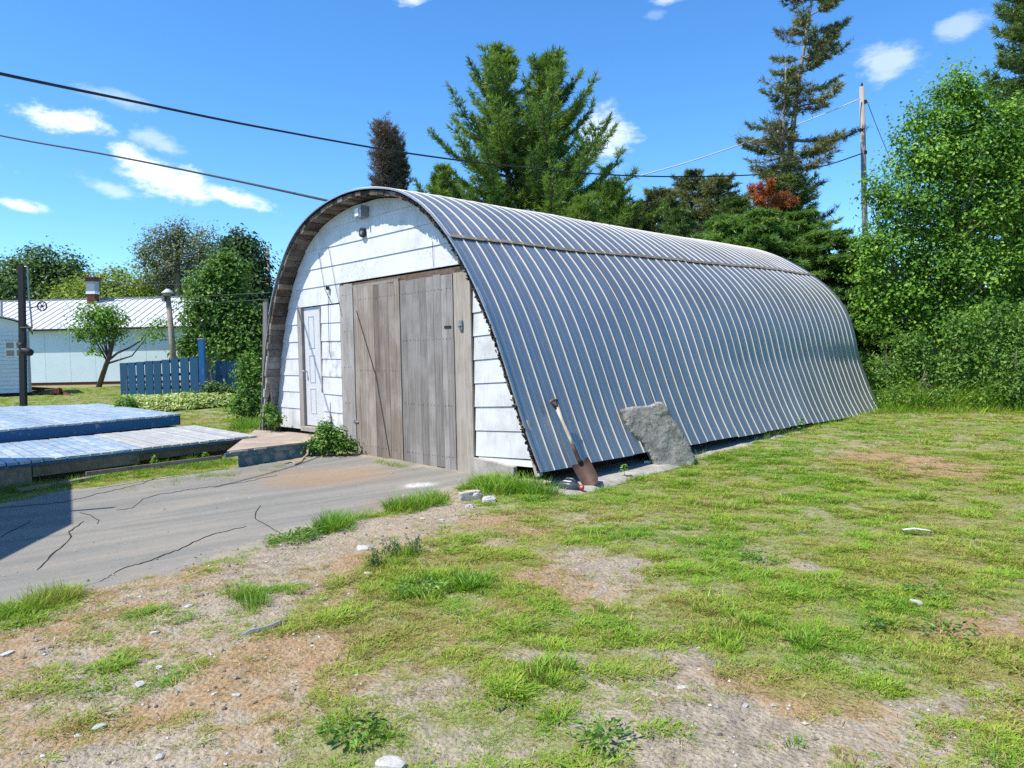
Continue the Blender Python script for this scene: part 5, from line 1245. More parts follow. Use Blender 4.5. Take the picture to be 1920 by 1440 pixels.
# --- trees of the left background
tree_broad('dense_tree', gb(75, 58), px_lobes([(80,500,62,34),(40,520,55,42),(115,520,45,40),(-20,540,70,50),(75,550,95,50),(135,535,28,30)], 58), 560, 24, .30, 'darkleaf', 'dark round leafy tree at far left behind the hoist pole', clump_r=.8, tr=.35, limb=14)
tree_broad('pale_tree', gb(255, 52), px_lobes([(250,535,80,38),(190,545,60,34),(130,560,45,30),(310,545,55,36),(240,570,130,36),(340,570,40,30)], 52), 620, 22, .22, 'willow', 'wide yellow green tree mass behind the white roof ridge', clump_r=.7, tr=.3, limb=14, shell=.4)
tree_broad('poplar_tree', gb(330, 50), px_lobes([(335,440,24,34),(300,462,36,42),(345,475,42,48),(385,460,24,46),(275,478,26,28),(320,515,50,34),(385,500,26,40)], 50), 470, 22, .17, 'greyleaf', 'tall greyish green poplar with ragged top behind the pale tree', clump_r=.55, tr=.28, limb=20, shell=.35, bark='bark_pale')
tree_broad('dark_tree', gb(462, 38), px_lobes([(447,450,11,22),(432,462,12,20),(465,470,20,26),(440,500,38,40),(482,500,16,34),(480,540,28,50),(465,590,46,80),(497,590,16,50),(420,470,10,14)], 38), 620, 24, .20, 'deep', 'tall dark leafy tree just left of the shed rim', clump_r=.55, tr=.25, limb=12)
tree_broad('bright_tree', gb(420, 30.5), px_lobes([(425,492,24,24),(440,505,20,26),(398,522,28,26),(372,545,18,22),(440,548,30,34),(400,570,30,30),(368,590,22,26),(430,600,36,34),(378,628,28,24),(430,645,50,26),(470,640,30,40),(485,600,18,30),(355,650,20,18)], 30.5), 560, 26, .16, 'broad', 'bright green bushy tree behind the tall fence post', clump_r=.42, tr=.2, limb=10)
# leaning young tree before the pale wall
lt0 = gb(184, 34.2); Yl = 33.5
lt = [lt0, at_y(197, 690, Yl), at_y(206, 665, Yl), at_y(214, 635, Yl), at_y(221, 610, Yl)]
lean = tree_broad('leaning_tree', lt0, px_lobes([(180,590,38,22),(165,612,34,22),(200,590,30,24),(215,600,26,22),(190,625,36,18),(150,622,22,14),(178,655,18,16),(225,625,22,14),(283,628,26,12),(293,610,18,14)], Yl, .9), 230, 16, .13, 'maple', 'small leaning tree with forked dark trunk before the pale wall', trunk=lt, clump_r=.36, tr=.13, limb=8, shell=.25, bark='bark')
MB().tube([at_y(203, 676, Yl), at_y(220, 662, Yl), at_y(243, 652, Yl), at_y(262, 640, Yl), at_y(277, 622, Yl), at_y(290, 606, Yl)], [.055, .05, .04, .032, .02, .008], 6).build('branch', M['bark'], lean, True)
# bushes and ground cover by the fence
tree_broad('lilac_bush', gb(468, 17.2), px_lobes([(470,668,12,10),(462,680,18,12),(478,700,18,16),(464,716,20,14),(478,735,22,18),(456,742,18,14),(466,758,30,12),(470,770,34,8),(455,700,12,10)], 17.2, 1.0), 210, 20, .075, 'weed', 'light green bush between the blue fence end and the shed', 'bush', clump_r=.17, tr=.03, limb=20, shell=.3)
tree_broad('fence_vine', gb(410, 21.6), px_lobes([(400,728,20,14),(420,735,20,12),(385,740,20,10),(350,745,24,8),(436,738,14,10)], 21.6, .8), 120, 14, .09, 'darkleaf', 'dark leafy plant growing up against the right part of the fence', 'plant', clump_r=.16, tr=.02, limb=6)
P = []
for k in range(8200):
    px = RN.uniform(228, 452); f = RN.random(); top = 742+4*math.sin(px*.07)+3*math.sin(px*.21)-6*max(0, (px-400)/50); bot = 772-.11*(px-228)*.8
    py = top+(bot-top)*f; Yv = np.interp(py, [738, 776], [22.6, 18.3]); p = at_y(px, py, Yv); hmax = .32*(1-abs(2*f-1)**3); zt = float(terrain(p[0], p[1])); p[2] = zt+.05+hmax*(.4+.6*RN.random()); P.append(p)
P = np.array(P); Nn = norm_rows(np.array([0, -.25, .8])+RN.normal(size=P.shape)*.38); V, Fq = leaf_quads(P, Nn, .11*(.6+.7*RN.random(len(P))), .7)
cvr = np.clip(.30+fbm(P[:, 0], P[:, 1], .5, 77)*.45+RN.normal(size=len(P))*.20, 0, 1)
tag(mesh_np('ground_cover', V, Fq, M['cover'], attrs={'var': np.repeat(cvr, 4)}), 'low band of cream and green variegated plants before the blue fence', kind='stuff')
tree_broad('deck_weed', gb(238, 18.5), px_lobes([(240,755,16,10),(228,762,14,7),(246,763,12,8)], 18.5, 1), 46, 12, .08, 'weed', 'small leafy weed clump at the back corner of the blue deck', 'weed', clump_r=.12, tr=.012, limb=6)
# weeds by the shed
tree_broad('corner_weed', gb(505, 13.7), px_lobes([(508,778,11,16),(515,788,13,12),(505,764,8,10)], 13.7, 1), 60, 8, .075, 'weed', 'leafy weed growing at the left foot of the shed', 'weed', clump_r=.09, tr=.012, limb=8)
tree_broad('door_weed', gb(622, 11.9), px_lobes([(605,828,22,20),(640,835,24,22),(610,805,10,16),(655,842,16,16),(590,845,14,14),(632,812,12,12),(672,850,10,9)], 11.9, .9), 330, 9, .055, 'weed', 'bushy green weed clump before the left barn door', 'weed', clump_r=.09, tr=.014, limb=30, shell=.3)

# --- conifers behind the shed
pr1 = lambda t_: 5.2*(1-t_)**.84*min(1, .35+t_*2.2)+.10
side_l = lambda azm, t_: 1.0 if math.cos(azm) < .2 else .75
side_r = lambda azm, t_: 1.0 if math.cos(azm) > -.2 else .75
YP = 27.5
tree_conifer('pine_tree', gb(965, YP), at_y(938, 84, YP), pr1, 'tall green pine with left pointed top behind the shed', group=None, side=side_l, pitch=.40, tipup=.35, droop=.05, step=.60, nb=5, npt=8, L=.19, w_=.03, twigdens=4, tr=.22, t0=.16, trunk_mid=(gb(965, YP)+at_y(955, 90, YP))/2)
tree_conifer('pine_tree', gb(1030, YP-.6), at_y(1028, 104, YP-.6), pr1, 'tall green pine with right pointed top and visible dark trunk', side=side_r, pitch=.40, tipup=.35, droop=.05, step=.60, nb=5, npt=8, L=.19, w_=.03, twigdens=4, tr=.24, t0=.16)
pr2 = lambda t_: 1.9*(1-t_)**.8+.1
for (px, pt_, Yd, tx, lab, mt, rr_) in [(838, 318, 26.5, 830, 'small pine top showing above the roof left of the big pines', 'pine', 1.5), (1140, 348, 25, 1150, 'young bright pine right of the big pines', 'pine', 2.3), (1100, 372, 23.5, 1092, 'low young pine directly behind the roof ridge', 'pine', 1.7), (1198, 385, 27, 1200, 'narrow dark conifer between young pine and spruces', 'spruce', 1.5)]:
    tree_conifer('young_pine' if mt == 'pine' else 'spruce_tree', gb(px, Yd), at_y(tx, pt_, Yd), (lambda k: (lambda t_: k*(1-t_)**.75+.1))(rr_), lab, mat=mt, step=.42, nb=6, npt=8, L=.17, w_=.028, twigdens=4, tr=.12, t0=.2, pitch=.35, tipup=.3)
# brown dead columnar spruce
tree_conifer('dead_spruce', gb(724, 30), at_y(716, 232, 30), lambda t_: (.42 if t_ < .93 else .3), 'brown dying columnar spruce rising behind the shed peak', mat='dead', step=.20, nb=8, pitch=.62, tipup=.0, droop=-.05, npt=4, L=.15, w_=.018, twigdens=2, tr=.14, t0=.45)
tree_conifer('dead_spruce', gb(738, 30.4), at_y(732, 244, 30.4), lambda t_: (.42 if t_ < .93 else .3), 'second brown spruce stem with greener foot behind the shed peak', mat='dead', step=.22, nb=7, pitch=.62, tipup=.0, droop=-.05, npt=4, L=.15, w_=.018, twigdens=2, tr=.12, t0=.45)
tree_conifer('green_spruce', gb(752, 31), at_y(746, 272, 31), lambda t_: .8*(1-t_)**.6+.12, 'short green conifer leaning on the brown spruces', mat='spruce_old', step=.3, nb=6, pitch=.7, npt=7, L=.14, w_=.022, twigdens=4, tr=.1, t0=.5)
# spruces right of the pines
for (px, pt_, Yd, k, lab, mt) in [(1240, 352, 26, 1.9, 'mid height green spruce nearest the young pine', 'spruce_old'), (1300, 322, 27.5, 2.2, 'broad green spruce left of the orange branches', 'spruce_old'), (1352, 330, 26.5, 2.1, 'dull green spruce standing just left of the orange branches', 'spruce_old'), (1268, 395, 24, 1.7, 'low spruce in front of the broad spruce', 'spruce'), (1390, 372, 25, 2.0, 'dark spruce below the orange branches', 'spruce')]:
    tree_conifer('spruce_tree', gb(px, Yd), at_y(px+RN.uniform(-8, 8), pt_, Yd), (lambda k_: (lambda t_: k_*(1-t_)**.6+.15))(k), lab, mat=mt, step=.40, nb=7, npt=8, L=.15, w_=.026, twigdens=4, tr=.14, t0=.15, pitch=.12, droop=.12, tipup=.22)
# tall half dead spruce, two stems
YS = 25.0
def sd_side(azm, t_):
    c = math.cos(azm); return (1.0 if c > 0 else .55)
tree_conifer('tall_spruce', gb(1462, YS), at_y(1536, -75, YS), lambda t_: (2.8 if t_ < .66 else 2.8*(1-t_)/.34*.6+1.1)*(.75+.25*math.sin(t_*23)), 'very tall thin crowned spruce with bare leaning trunk', mat='spruce_old', bark='bark_pale', step=.66, nb=5, pitch=.10, droop=.22, tipup=.28, npt=9, L=.16, w_=.026, twigdens=5, tr=.22, t0=.42, skip=.36, bare=.34, dead_low=.65, side=sd_side, trunk_mid=(gb(1440, YS)+at_y(1478, -20, YS))/2+np.array([-.15, 0, -.3]))
tree_conifer('tall_spruce', gb(1450, YS-.5), at_y(1474, 118, YS-.5), lambda t_: 1.7*(1-t_)**.35+.15, 'half bare second spruce stem left of the taller trunk', mat='spruce_old', bark='bark_pale', step=.62, nb=4, pitch=.10, droop=.2, tipup=.28, npt=7, L=.15, w_=.024, twigdens=4, tr=.17, t0=.45, skip=.35, dead_low=.9, side=lambda azm, t_: 1.0 if math.cos(azm) < 0 else .5)
tree_conifer('spruce_tree', gb(1478, 24.2), at_y(1478, 330, 24.2), lambda t_: 1.6*(1-t_)**.5+.2, 'green spruce at the foot of the tall trunks', mat='spruce', step=.40, nb=6, npt=8, L=.15, w_=.026, twigdens=4, tr=.12, t0=.15, pitch=.15, droop=.12, tipup=.22)
# orange dead branches
oc = gb(1440, 23.4); orr = empty('orange_conifer', oc, 'small conifer with rust orange dead needles under the tall spruce', 'tree')
TP, TD, TV = [], [], []; m = MB(); m.tube([oc, at_y(1442, 470, 23.4), at_y(1440, 372, 23.4)], [.07, .05, .02], 6)
for (x0, y0, x1, y1) in [(1436, 385, 1408, 352), (1436, 380, 1425, 350), (1440, 372, 1446, 345), (1440, 388, 1470, 366), (1444, 392, 1488, 378), (1440, 395, 1418, 372), (1442, 400, 1462, 384), (1438, 405, 1430, 388), (1440, 410, 1452, 398)]:
    a_, b_ = at_y(x0, y0, 23.4), at_y(x1, y1, 23.4+RN.uniform(-.4, .4)); m.tube([a_, b_], [.02, .006], 4)
    for f in np.linspace(.2, 1, 14):
        for e in range(5): dv = unit((b_-a_)/np.linalg.norm(b_-a_)+RN.normal(size=3)*.7); p = a_+(b_-a_)*f; 
        for e in range(4):
            dv = unit((b_-a_)/np.linalg.norm(b_-a_)+RN.normal(size=3)*.7)
            for g_2 in (.05, .12): TP.append(a_+(b_-a_)*f+dv*g_2); TD.append(dv); TV.append(RN.uniform(.2, .8))
V, Fq, va = needles(np.array(TP), np.array(TD), 7, .12, .022, .7, np.array(TV)); mesh_np('crown', V, Fq, M['orange'], orr, {'var': va}); m.build('trunk', M['bark'], orr, True)
# dark hemlock like bushes right behind the far end of the shed
for (px, pt_, Yd, k, lab) in [(1425, 388, 22.0, 2.3, 'drooping hemlock just behind the far roof end below the orange branches'), (1500, 398, 22.8, 2.4, 'drooping hemlock second behind the far roof end'), (1556, 425, 21.6, 2.2, 'drooping hemlock right of the far roof end'), (1612, 462, 22.4, 2.0, 'hemlock partly hidden by the bright leafy branches'), (1352, 405, 22.6, 2.0, 'hemlock top showing over the middle of the far roof')]:
    tree_conifer('hemlock_tree', gb(px, Yd), at_y(px+RN.uniform(-6, 6), pt_, Yd), (lambda k_: (lambda t_: k_*(1-t_)**.5*(.8+.2*math.sin(t_*31))+.2))(k), lab, mat='hemlock', step=.36, nb=8, npt=9, L=.13, w_=.03, twigdens=5, tr=.14, t0=.06, pitch=.10, droop=.34, tipup=.12, spread=.45)
for (lst, Yd, mt, lab, n, lf) in [([(1640,520,60,60),(1650,600,50,60),(1690,560,50,60)], 22.5, 'darkleaf', 'shaded dark leafy tree behind the bright leafy branches', 480, .15)]:
    tree_broad('evergreen_tree' if mt == 'hemlock' else 'shade_tree', gb(lst[0][0], Yd), px_lobes(lst+[(q[0], q[1]+80, q[2], 80) for q in lst[:2]], Yd), n, 30, lf, mt, lab, clump_r=.45, tr=.15, limb=12, asp=.45)
# big leafy tree on the right
YM = 18.6
tree_broad('leafy_tree', gb(1735, YM+.8), px_lobes([(1790,160,34,48),(1760,215,58,50),(1830,205,50,45),(1735,290,66,60),(1810,290,80,70),(1880,250,60,60),(1700,375,66,60),(1780,400,90,70),(1870,380,80,80),(1680,455,60,44),(1760,500,80,60),(1850,500,90,70),(1700,560,50,40),(1790,590,80,50),(1880,600,70,60),(1650,545,36,16),(1648,440,36,34),(1632,500,30,36),(1645,590,40,34),(1905,330,50,70),(1655,350,34,36)], YM, .75), 880, 58, .098, 'maple', 'big bright green leafy tree filling the right edge', clump_r=.34, tr=.17, limb=60, bark='bark_pale', shell=.48)
tree_broad('leafy_tree', gb(1990, YM+1.5), px_lobes([(1960,230,70,60),(1990,330,90,90),(1980,480,90,90),(2000,600,90,70)], YM+1.5, .7), 700, 24, .11, 'broad', 'second leafy tree cut by the right edge behind the bright tree', clump_r=.3, tr=.16, limb=14)
tree_conifer('dark_spruce', gb(1945, 21), at_y(1935, -40, 21), lambda t_: 2.1*(1-t_)**.6+.2, 'dark spruce at the upper right corner', mat='spruce', step=.42, nb=6, npt=8, L=.17, w_=.028, twigdens=4, tr=.16, t0=.2, pitch=.1, droop=.2, tipup=.3)
# shrubs along the right edge of the lawn
for i, (lst, Yd, mt, lab, n, lf) in enumerate([([(1660,700,34,44),(1640,720,24,30),(1680,665,24,40)], 17.2, 'weed', 'leafy shrub at the far corner of the shed', 170, .07),
      ([(1730,690,46,50),(1710,650,36,40),(1750,730,40,26)], 16.9, 'weed', 'green shrub second from the shed corner along the lawn edge', 240, .075),
      ([(1800,680,46,55),(1790,620,36,36),(1815,725,36,24)], 16.6, 'weed', 'dense leaved shrub in the middle of the lawn edge', 230, .08),
      ([(1870,650,48,60),(1900,610,40,50),(1860,600,30,40)], 16.3, 'weed', 'tall loose shrub near the right edge of the lawn', 260, .075),
      ([(1890,725,40,30),(1925,690,50,60),(1850,735,30,18)], 15.8, 'weed', 'low bramble shrub at the right edge', 230, .075),
      ([(1690,735,40,18),(1770,745,50,12)], 16.2, 'weed', 'low light green weeds along the lawn edge', 150, .06), ([(1985,690,70,80),(2040,650,60,90)], 16.0, 'broad', 'shrub beyond the right edge of the lawn', 200, .09)]):
    tree_broad('shrub', gb(lst[0][0], Yd), px_lobes(lst, Yd, .8), int(n*.55), 17, lf, mt, lab, 'shrub', clump_r=.27, tr=.02, limb=26, shell=.15)
m = MB(); p = at_y(1892, 588, 17.4); q = at_y(1895, 640, 17.4); m.tube([q, p], [.008, .006], 5)
# far wood behind everything so that no bare horizon shows
P = []; N_ = 15000
xx = RN.uniform(-75, 75, N_); yy = 62+6*RN.random(N_)+.0*xx; hh = 3.2+3.2*fbm(xx, 0*xx, 6, 91)+1.0*fbm(xx, 0*xx, 1.5, 92); zz = .5+hh*RN.random(N_)**.7
P = np.stack([xx, yy, zz], 1); Nn = norm_rows(np.array([0, -.4, .6])+RN.normal(size=P.shape)*.5); V, Fq = leaf_quads(P, Nn, .75*(.6+.7*RN.random(N_)), .7)
tag(mesh_np('far_woods', V, Fq, M['darkleaf'], attrs={'var': np.repeat(np.clip(.45+RN.normal(size=N_)*.25, 0, 1), 4)}), 'distant line of dark woods closing the horizon', kind='stuff')
xx = RN.uniform(4, 40, 16000); yy = 31+.05*(xx-10)**2*.2+4*RN.random(16000); hh = 2.6+2.6*fbm(xx, 0*xx, 4, 95); zz = .4+hh*RN.random(16000)**.7
P = np.stack([xx, yy, zz], 1); Nn = norm_rows(np.array([-.2, -.4, .6])+RN.normal(size=P.shape)*.5); V, Fq = leaf_quads(P, Nn, .42*(.6+.7*RN.random(16000)), .7)
tag(mesh_np('undergrowth', V, Fq, M['darkleaf'], attrs={'var': np.repeat(np.clip(.4+RN.normal(size=16000)*.25, 0, 1), 4)}), 'thick dark undergrowth behind the shed and right hand trees', kind='stuff')

for i, (x_, y_, h_, r_) in enumerate([(19.5, 13.0, 9.0, 3.0), (21, 8.0, 10.5, 3.4), (22, 2.5, 9.5, 3.2), (20.5, -3.0, 10, 3.3), (25.5, 10.5, 11.5, 3.4), (26, 5, 11, 3.4)]):
    tree_broad('roadside_tree', gxy(x_, y_), [(x_, y_, h_*.62, r_, r_, h_*.36), (x_-.8, y_+.6, h_*.35, r_*.9, r_*.9, h_*.28)], 260, 18, .34, 'broad', ['nearest tree of the row right of the lawn', 'tall tree second in the row right of the lawn', 'middle tree of the row right of the lawn', 'last tree of the row right of the lawn', 'back tree behind the far end of the right row', 'back tree behind the middle of the right row'][i], group='row of trees right of the lawn', clump_r=.8, tr=.2, limb=6)
# ================================================================== GRASS
def tuft_mesh(nm, n, hgt, rad, wid, lean, seed):
    r = np.random.default_rng(seed); V = []; Q = []; va = []
    for i in range(n):
        an = r.uniform(0, 6.28); rr_ = rad*r.random()**.6; b = np.array([rr_*math.cos(an), rr_*math.sin(an), -.008]); la = an+r.normal()*.8; l = hgt*r.uniform(.45, 1.15)
        dv = np.array([math.cos(la), math.sin(la), 0])*lean*r.uniform(.3, 1.4); sd_ = np.array([-math.sin(la+r.normal()*.9), math.cos(la), 0]); sd_ /= np.linalg.norm(sd_); w0 = wid*r.uniform(.7, 1.3)/2
        k = len(V); c = r.random()
        for t_, ww in ((0, 1), (.35, .95), (.7, .65), (1, .12)):
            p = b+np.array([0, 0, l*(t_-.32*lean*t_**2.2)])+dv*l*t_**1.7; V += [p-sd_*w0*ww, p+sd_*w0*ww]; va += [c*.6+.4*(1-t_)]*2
        for j in range(3): Q.append((k+2*j, k+2*j+1, k+2*j+3, k+2*j+2))
    me = bpy.data.meshes.new(nm); me.from_pydata([tuple(v_) for v_ in V], [], Q); at = me.attributes.new('var', 'FLOAT', 'POINT'); at.data.foreach_set('value', np.array(va, np.float32)); me.materials.append(M['grass']); me.update()
    return bpy.data.objects.new(nm, me)
def grass(name, lab, pts, rot, scl, tintv, kinds, idx):
    col = bpy.data.collections.new(name+'_source')
    for o in kinds: col.objects.link(o)
    me = bpy.data.meshes.new(name); me.vertices.add(len(pts)); me.vertices.foreach_set('co', np.asarray(pts, np.float32).ravel())
    for an, arr, ty in (('rotz', rot, 'FLOAT'), ('scl', scl, 'FLOAT'), ('tint', tintv, 'FLOAT'), ('pick', idx, 'INT')):
        at = me.attributes.new(an, ty, 'POINT'); at.data.foreach_set('value', np.asarray(arr, np.int32 if ty == 'INT' else np.float32))
    o = bpy.data.objects.new(name, me); C.objects.link(o); tag(o, lab, kind='stuff')
    ng = bpy.data.node_groups.new(name+'_nodes', 'GeometryNodeTree'); ng.interface.new_socket('Geometry', in_out='INPUT', socket_type='NodeSocketGeometry'); ng.interface.new_socket('Geometry', in_out='OUTPUT', socket_type='NodeSocketGeometry')
    gi = ng.nodes.new('NodeGroupInput'); go = ng.nodes.new('NodeGroupOutput'); ip = ng.nodes.new('GeometryNodeInstanceOnPoints'); ci = ng.nodes.new('GeometryNodeCollectionInfo')
    ci.inputs['Collection'].default_value = col; ci.inputs['Separate Children'].default_value = True; ci.inputs['Reset Children'].default_value = True
    def na(nm, ty):
        n = ng.nodes.new('GeometryNodeInputNamedAttribute'); n.data_type = ty; n.inputs['Name'].default_value = nm; return n.outputs[0]
    cx_ = ng.nodes.new('ShaderNodeCombineXYZ'); L2 = ng.links
    L2.new(na('rotz', 'FLOAT'), cx_.inputs[2]); L2.new(gi.outputs[0], ip.inputs['Points']); L2.new(ci.outputs[0], ip.inputs['Instance']); ip.inputs['Pick Instance'].default_value = True
    L2.new(na('pick', 'INT'), ip.inputs['Instance Index']); e2r = ng.nodes.new('FunctionNodeEulerToRotation'); L2.new(cx_.outputs[0], e2r.inputs[0]); L2.new(e2r.outputs[0], ip.inputs['Rotation'])
    L2.new(na('scl', 'FLOAT'), ip.inputs['Scale']); L2.new(ip.outputs[0], go.inputs[0])
    md = o.modifiers.new('scatter', 'NODES'); md.node_group = ng
    return o
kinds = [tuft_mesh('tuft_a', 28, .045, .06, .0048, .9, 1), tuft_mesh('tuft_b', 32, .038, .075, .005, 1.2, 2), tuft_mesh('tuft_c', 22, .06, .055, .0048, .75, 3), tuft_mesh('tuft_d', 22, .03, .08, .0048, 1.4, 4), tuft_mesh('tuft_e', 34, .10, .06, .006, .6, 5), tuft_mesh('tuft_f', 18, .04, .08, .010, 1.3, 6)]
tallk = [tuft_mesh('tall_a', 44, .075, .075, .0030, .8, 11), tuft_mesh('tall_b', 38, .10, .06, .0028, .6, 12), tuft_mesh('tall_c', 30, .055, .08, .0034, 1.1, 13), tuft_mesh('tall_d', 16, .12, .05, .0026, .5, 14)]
def free(x, y):
    u_, a_ = to_ua(x, y); ok = ~((u_ > -7.1) & (u_ < np.interp(a_, [-.3, .5, 1.5, 3, 5, 8, 10], [.98, .95, .86, .74, .62, .45, .3])) & (a_ > -.22) & (a_ < 10.6))
    ok &= ~((u_ > -4.3) & (u_ < -.9) & (a_ > -.35) & (a_ < .1))
    for poly in (rfl, ufl, pf): ok &= seg_sd(x, y, poly) < -.02
    ok &= seg_sd(x, y, [tuple(p) for p in fp]) < 0
    return ok
def scatter(n, x0, x1, y0, y1, ypow=1.0):
    x = RN.uniform(x0, x1, n); y = y0+(y1-y0)*RN.random(n)**ypow; k = (np.abs(x) < .80*y+1.2) & free(x, y); return x[k], y[k]
PX, PY, SC = [], [], []
for (n, x0, x1, y0, y1, sc0) in [(52000, -5.2, 6.2, 2.4, 6, 1.0), (62000, -8, 9.5, 6, 11, 1.1), (40000, -12, 15, 11, 18, 1.35), (26000, -24, 17, 18, 34, 2.0)]:
    x, y = scatter(n, x0, x1, y0, y1); PX.append(x); PY.append(y); SC.append(np.full(len(x), sc0))
x = np.concatenate(PX); y = np.concatenate(PY); sc0 = np.concatenate(SC)
g_, d_ = cover(x, y); di = drive_sd(x, y)
wob_ = fbm(x, y, .16, 61, 3)
cl_ = fbm(x, y, .10, 67, 2); wob_ = np.clip((wob_-.38)/.20, 0, 1)
prob = np.clip((g_-.14)/.42, 0, 1)**1.1*(.10+.95*np.maximum(wob_, .75*np.clip((g_-.55)/.3, 0, 1)))+.62*np.clip((cl_-.62)/.10, 0, 1)*np.clip(g_*3+.30, 0, 1)*(y < 12)+.035*(g_ > .02); dryp = np.clip(d_-.02, 0, 1)*.75*np.clip(1.4-g_, 0, 1)
edge = np.exp(-((di+.10)/.12)**2)*.25*(vnoise(x, y, .5, 71) > .55)
r_ = RN.random(len(x)); isdry = (r_ > prob+edge) & (RN.random(len(x)) < dryp); keep = ((r_ < prob+edge) | isdry) & (di < -.0)
# a few tufts root in the driveway cracks along the deck side
x, y, sc0, g_, d_, isdry = x[keep], y[keep], sc0[keep], g_[keep], d_[keep], isdry[keep]
z = gz(x, y); lush = np.clip(bl(x, y, LUSH), 0, 1)
tint = np.clip(.44-.12*lush+(fbm(x, y, .7, 81)-.5)*.55+RN.normal(size=len(x))*.12+.30*(d_-.2), .03, .68); tint[isdry] = np.clip(.85+RN.normal(size=isdry.sum())*.1, .65, 1)
cn_ = fbm(x, y, .22, 131, 2); tint = np.clip(tint+(cn_-.5)*-.35+.36*(RN.random(len(x)) < .16), .02, .9)
scl = sc0*(.5+.5*RN.random(len(x)))*(.55+1.0*np.clip((cn_-.3)/.45, 0, 1))*(.85+.25*lush)*(.66+.40*g_); scl[isdry] *= .8
tall = (vnoise(x, y, .35, 88) > .86) | (lush > .6); pick = np.where(tall & (RN.random(len(x)) < .25), RN.choice([2, 4], len(x)), RN.choice([0, 1, 3, 5], len(x), p=[.35, .3, .2, .15])); pick[isdry] = RN.choice([3, 1], isdry.sum())
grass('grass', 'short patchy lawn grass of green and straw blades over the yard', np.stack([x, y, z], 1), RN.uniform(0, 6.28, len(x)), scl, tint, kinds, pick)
x, y = scatter(60000, -6, 8, 2.4, 11, 1.1); g_, d_ = cover(x, y); di = drive_sd(x, y); k = (di < .02) & (RN.random(len(x)) < np.clip(.05+.62*d_, 0, 1)*np.clip(1.2-g_*.6, 0, 1)*np.clip(fbm(x, y, .3, 97)*2.2-.5, .08, 1)); x, y = x[k], y[k]
n = len(x); an = RN.uniform(0, 6.28, n); L = RN.uniform(.02, .075, n); dv = np.stack([np.cos(an), np.sin(an), RN.normal(size=n)*.18], 1)*L[:, None]; sd_ = np.stack([-np.sin(an), np.cos(an), 0*an], 1)*RN.uniform(.0010, .0022, n)[:, None]
P = np.stack([x, y, gz(x, y)+.006+RN.random(n)*.012], 1); V = np.stack([P-sd_, P+sd_, P+dv+sd_*.5, P+dv-sd_*.5], 1)
t = NT('straw_litter'); c = t.ramp(t.attr('var'), [(0, (.10, .065, .035)), (.25, (.28, .19, .10)), (.7, (.46, .34, .18)), (1, (.56, .45, .27))]); M['straw'] = t.fin(c, .8)
tag(mesh_np('straw_litter', V.reshape(-1, 3), np.arange(n*4).reshape(-1, 4), M['straw'], attrs={'var': np.repeat(RN.random(n), 4)}), 'dry straw litter strewn over bare soil and thin grass', kind='stuff')
# longer grass along walls, deck edges and the right hand shrubs
TX = []
def strip(px0, py0, px1, py1, n, wpx, s0, s1, tl=.15):
    for k in range(n):
        f = RN.random(); p = gpt(px0+(px1-px0)*f+RN.normal()*3, py0+(py1-py0)*f+RN.normal()*wpx); TX.append((p[0], p[1], RN.uniform(s0, s1)*(.55+.6*RN.random()), np.clip(tl+.06+RN.normal()*.15+(.4 if RN.random() < .10 else 0), 0, .85)))
strip(905, 908, 1040, 915, 230, 8, 1.6, 3.4, .12); strip(930, 895, 1000, 900, 90, 6, 2.2, 4.0, .1); strip(880, 915, 1000, 905, 60, 6, 1.2, 2.0, .12); strip(940, 900, 985, 905, 60, 4, 2.0, 3.4, .1); strip(1030, 938, 1110, 940, 30, 3, .6, 1.0, .2)
strip(700, 866, 760, 878, 40, 2, .9, 1.9, .3); strip(770, 880, 850, 888, 20, 1.5, .7, 1.3, .3); strip(1320, 848, 1650, 774, 120, 3, .9, 1.8, .25); strip(1100, 925, 1300, 868, 50, 2, .7, 1.2, .25)
strip(0, 918, 300, 878, 240, 5, .8, 1.7, .12); strip(300, 876, 460, 864, 150, 4, .8, 1.8, .12); strip(60, 1132, 140, 1114, 70, 6, 1.0, 1.6, .45); strip(-60, 1165, 60, 1145, 70, 7, 1.0, 1.6, .25)
strip(500, 1022, 600, 1005, 60, 4, .5, .9, .1); strip(605, 990, 645, 985, 80, 6, 1.0, 2.2, .1); strip(735, 955, 830, 938, 110, 5, 1.2, 2.3, .15); strip(650, 975, 700, 968, 25, 3, .8, 1.3, .25)
strip(440, 800, 490, 795, 90, 5, 1.6, 3.0, .12); strip(600, 800, 625, 795, 25, 2, 1.6, 2.6, .2); strip(560, 795, 580, 800, 12, 1, 1.2, 2, .3)
strip(330, 905, 430, 893, 24, 5, .8, 1.5, .25); strip(430, 893, 540, 878, 16, 3, .7, 1.2, .3); strip(230, 920, 330, 905, 18, 4, .8, 1.3, .3)
strip(1640, 762, 1920, 745, 620, 7, 1.8, 4.2, .2); strip(1640, 745, 1960, 735, 520, 8, 3, 7.5, .22); strip(1650, 742, 1960, 738, 420, 4, 6, 12, .22); strip(1640, 770, 1960, 768, 320, 4, 1.2, 3.0, .3); strip(1645, 764, 1960, 764, 300, 3, 4, 8.5, .25); strip(1290, 862, 1330, 852, 30, 3, .9, 1.6, .45)
strip(690, 1070, 780, 1045, 40, 10, .9, 1.8, .3); strip(440, 1120, 490, 1130, 26, 8, .9, 1.6, .15)
T = np.array(TX); k = free(T[:, 0], T[:, 1]+.0) | (T[:, 1] > 12.8); T = T[k]
grass('tall_grass', 'longer grass clumps along walls, deck edges and lawn border', np.stack([T[:, 0], T[:, 1], gz(T[:, 0], T[:, 1])], 1), RN.uniform(0, 6.28, len(T)), T[:, 2], T[:, 3], tallk, RN.choice(4, len(T), p=[.34, .26, .26, .14]))
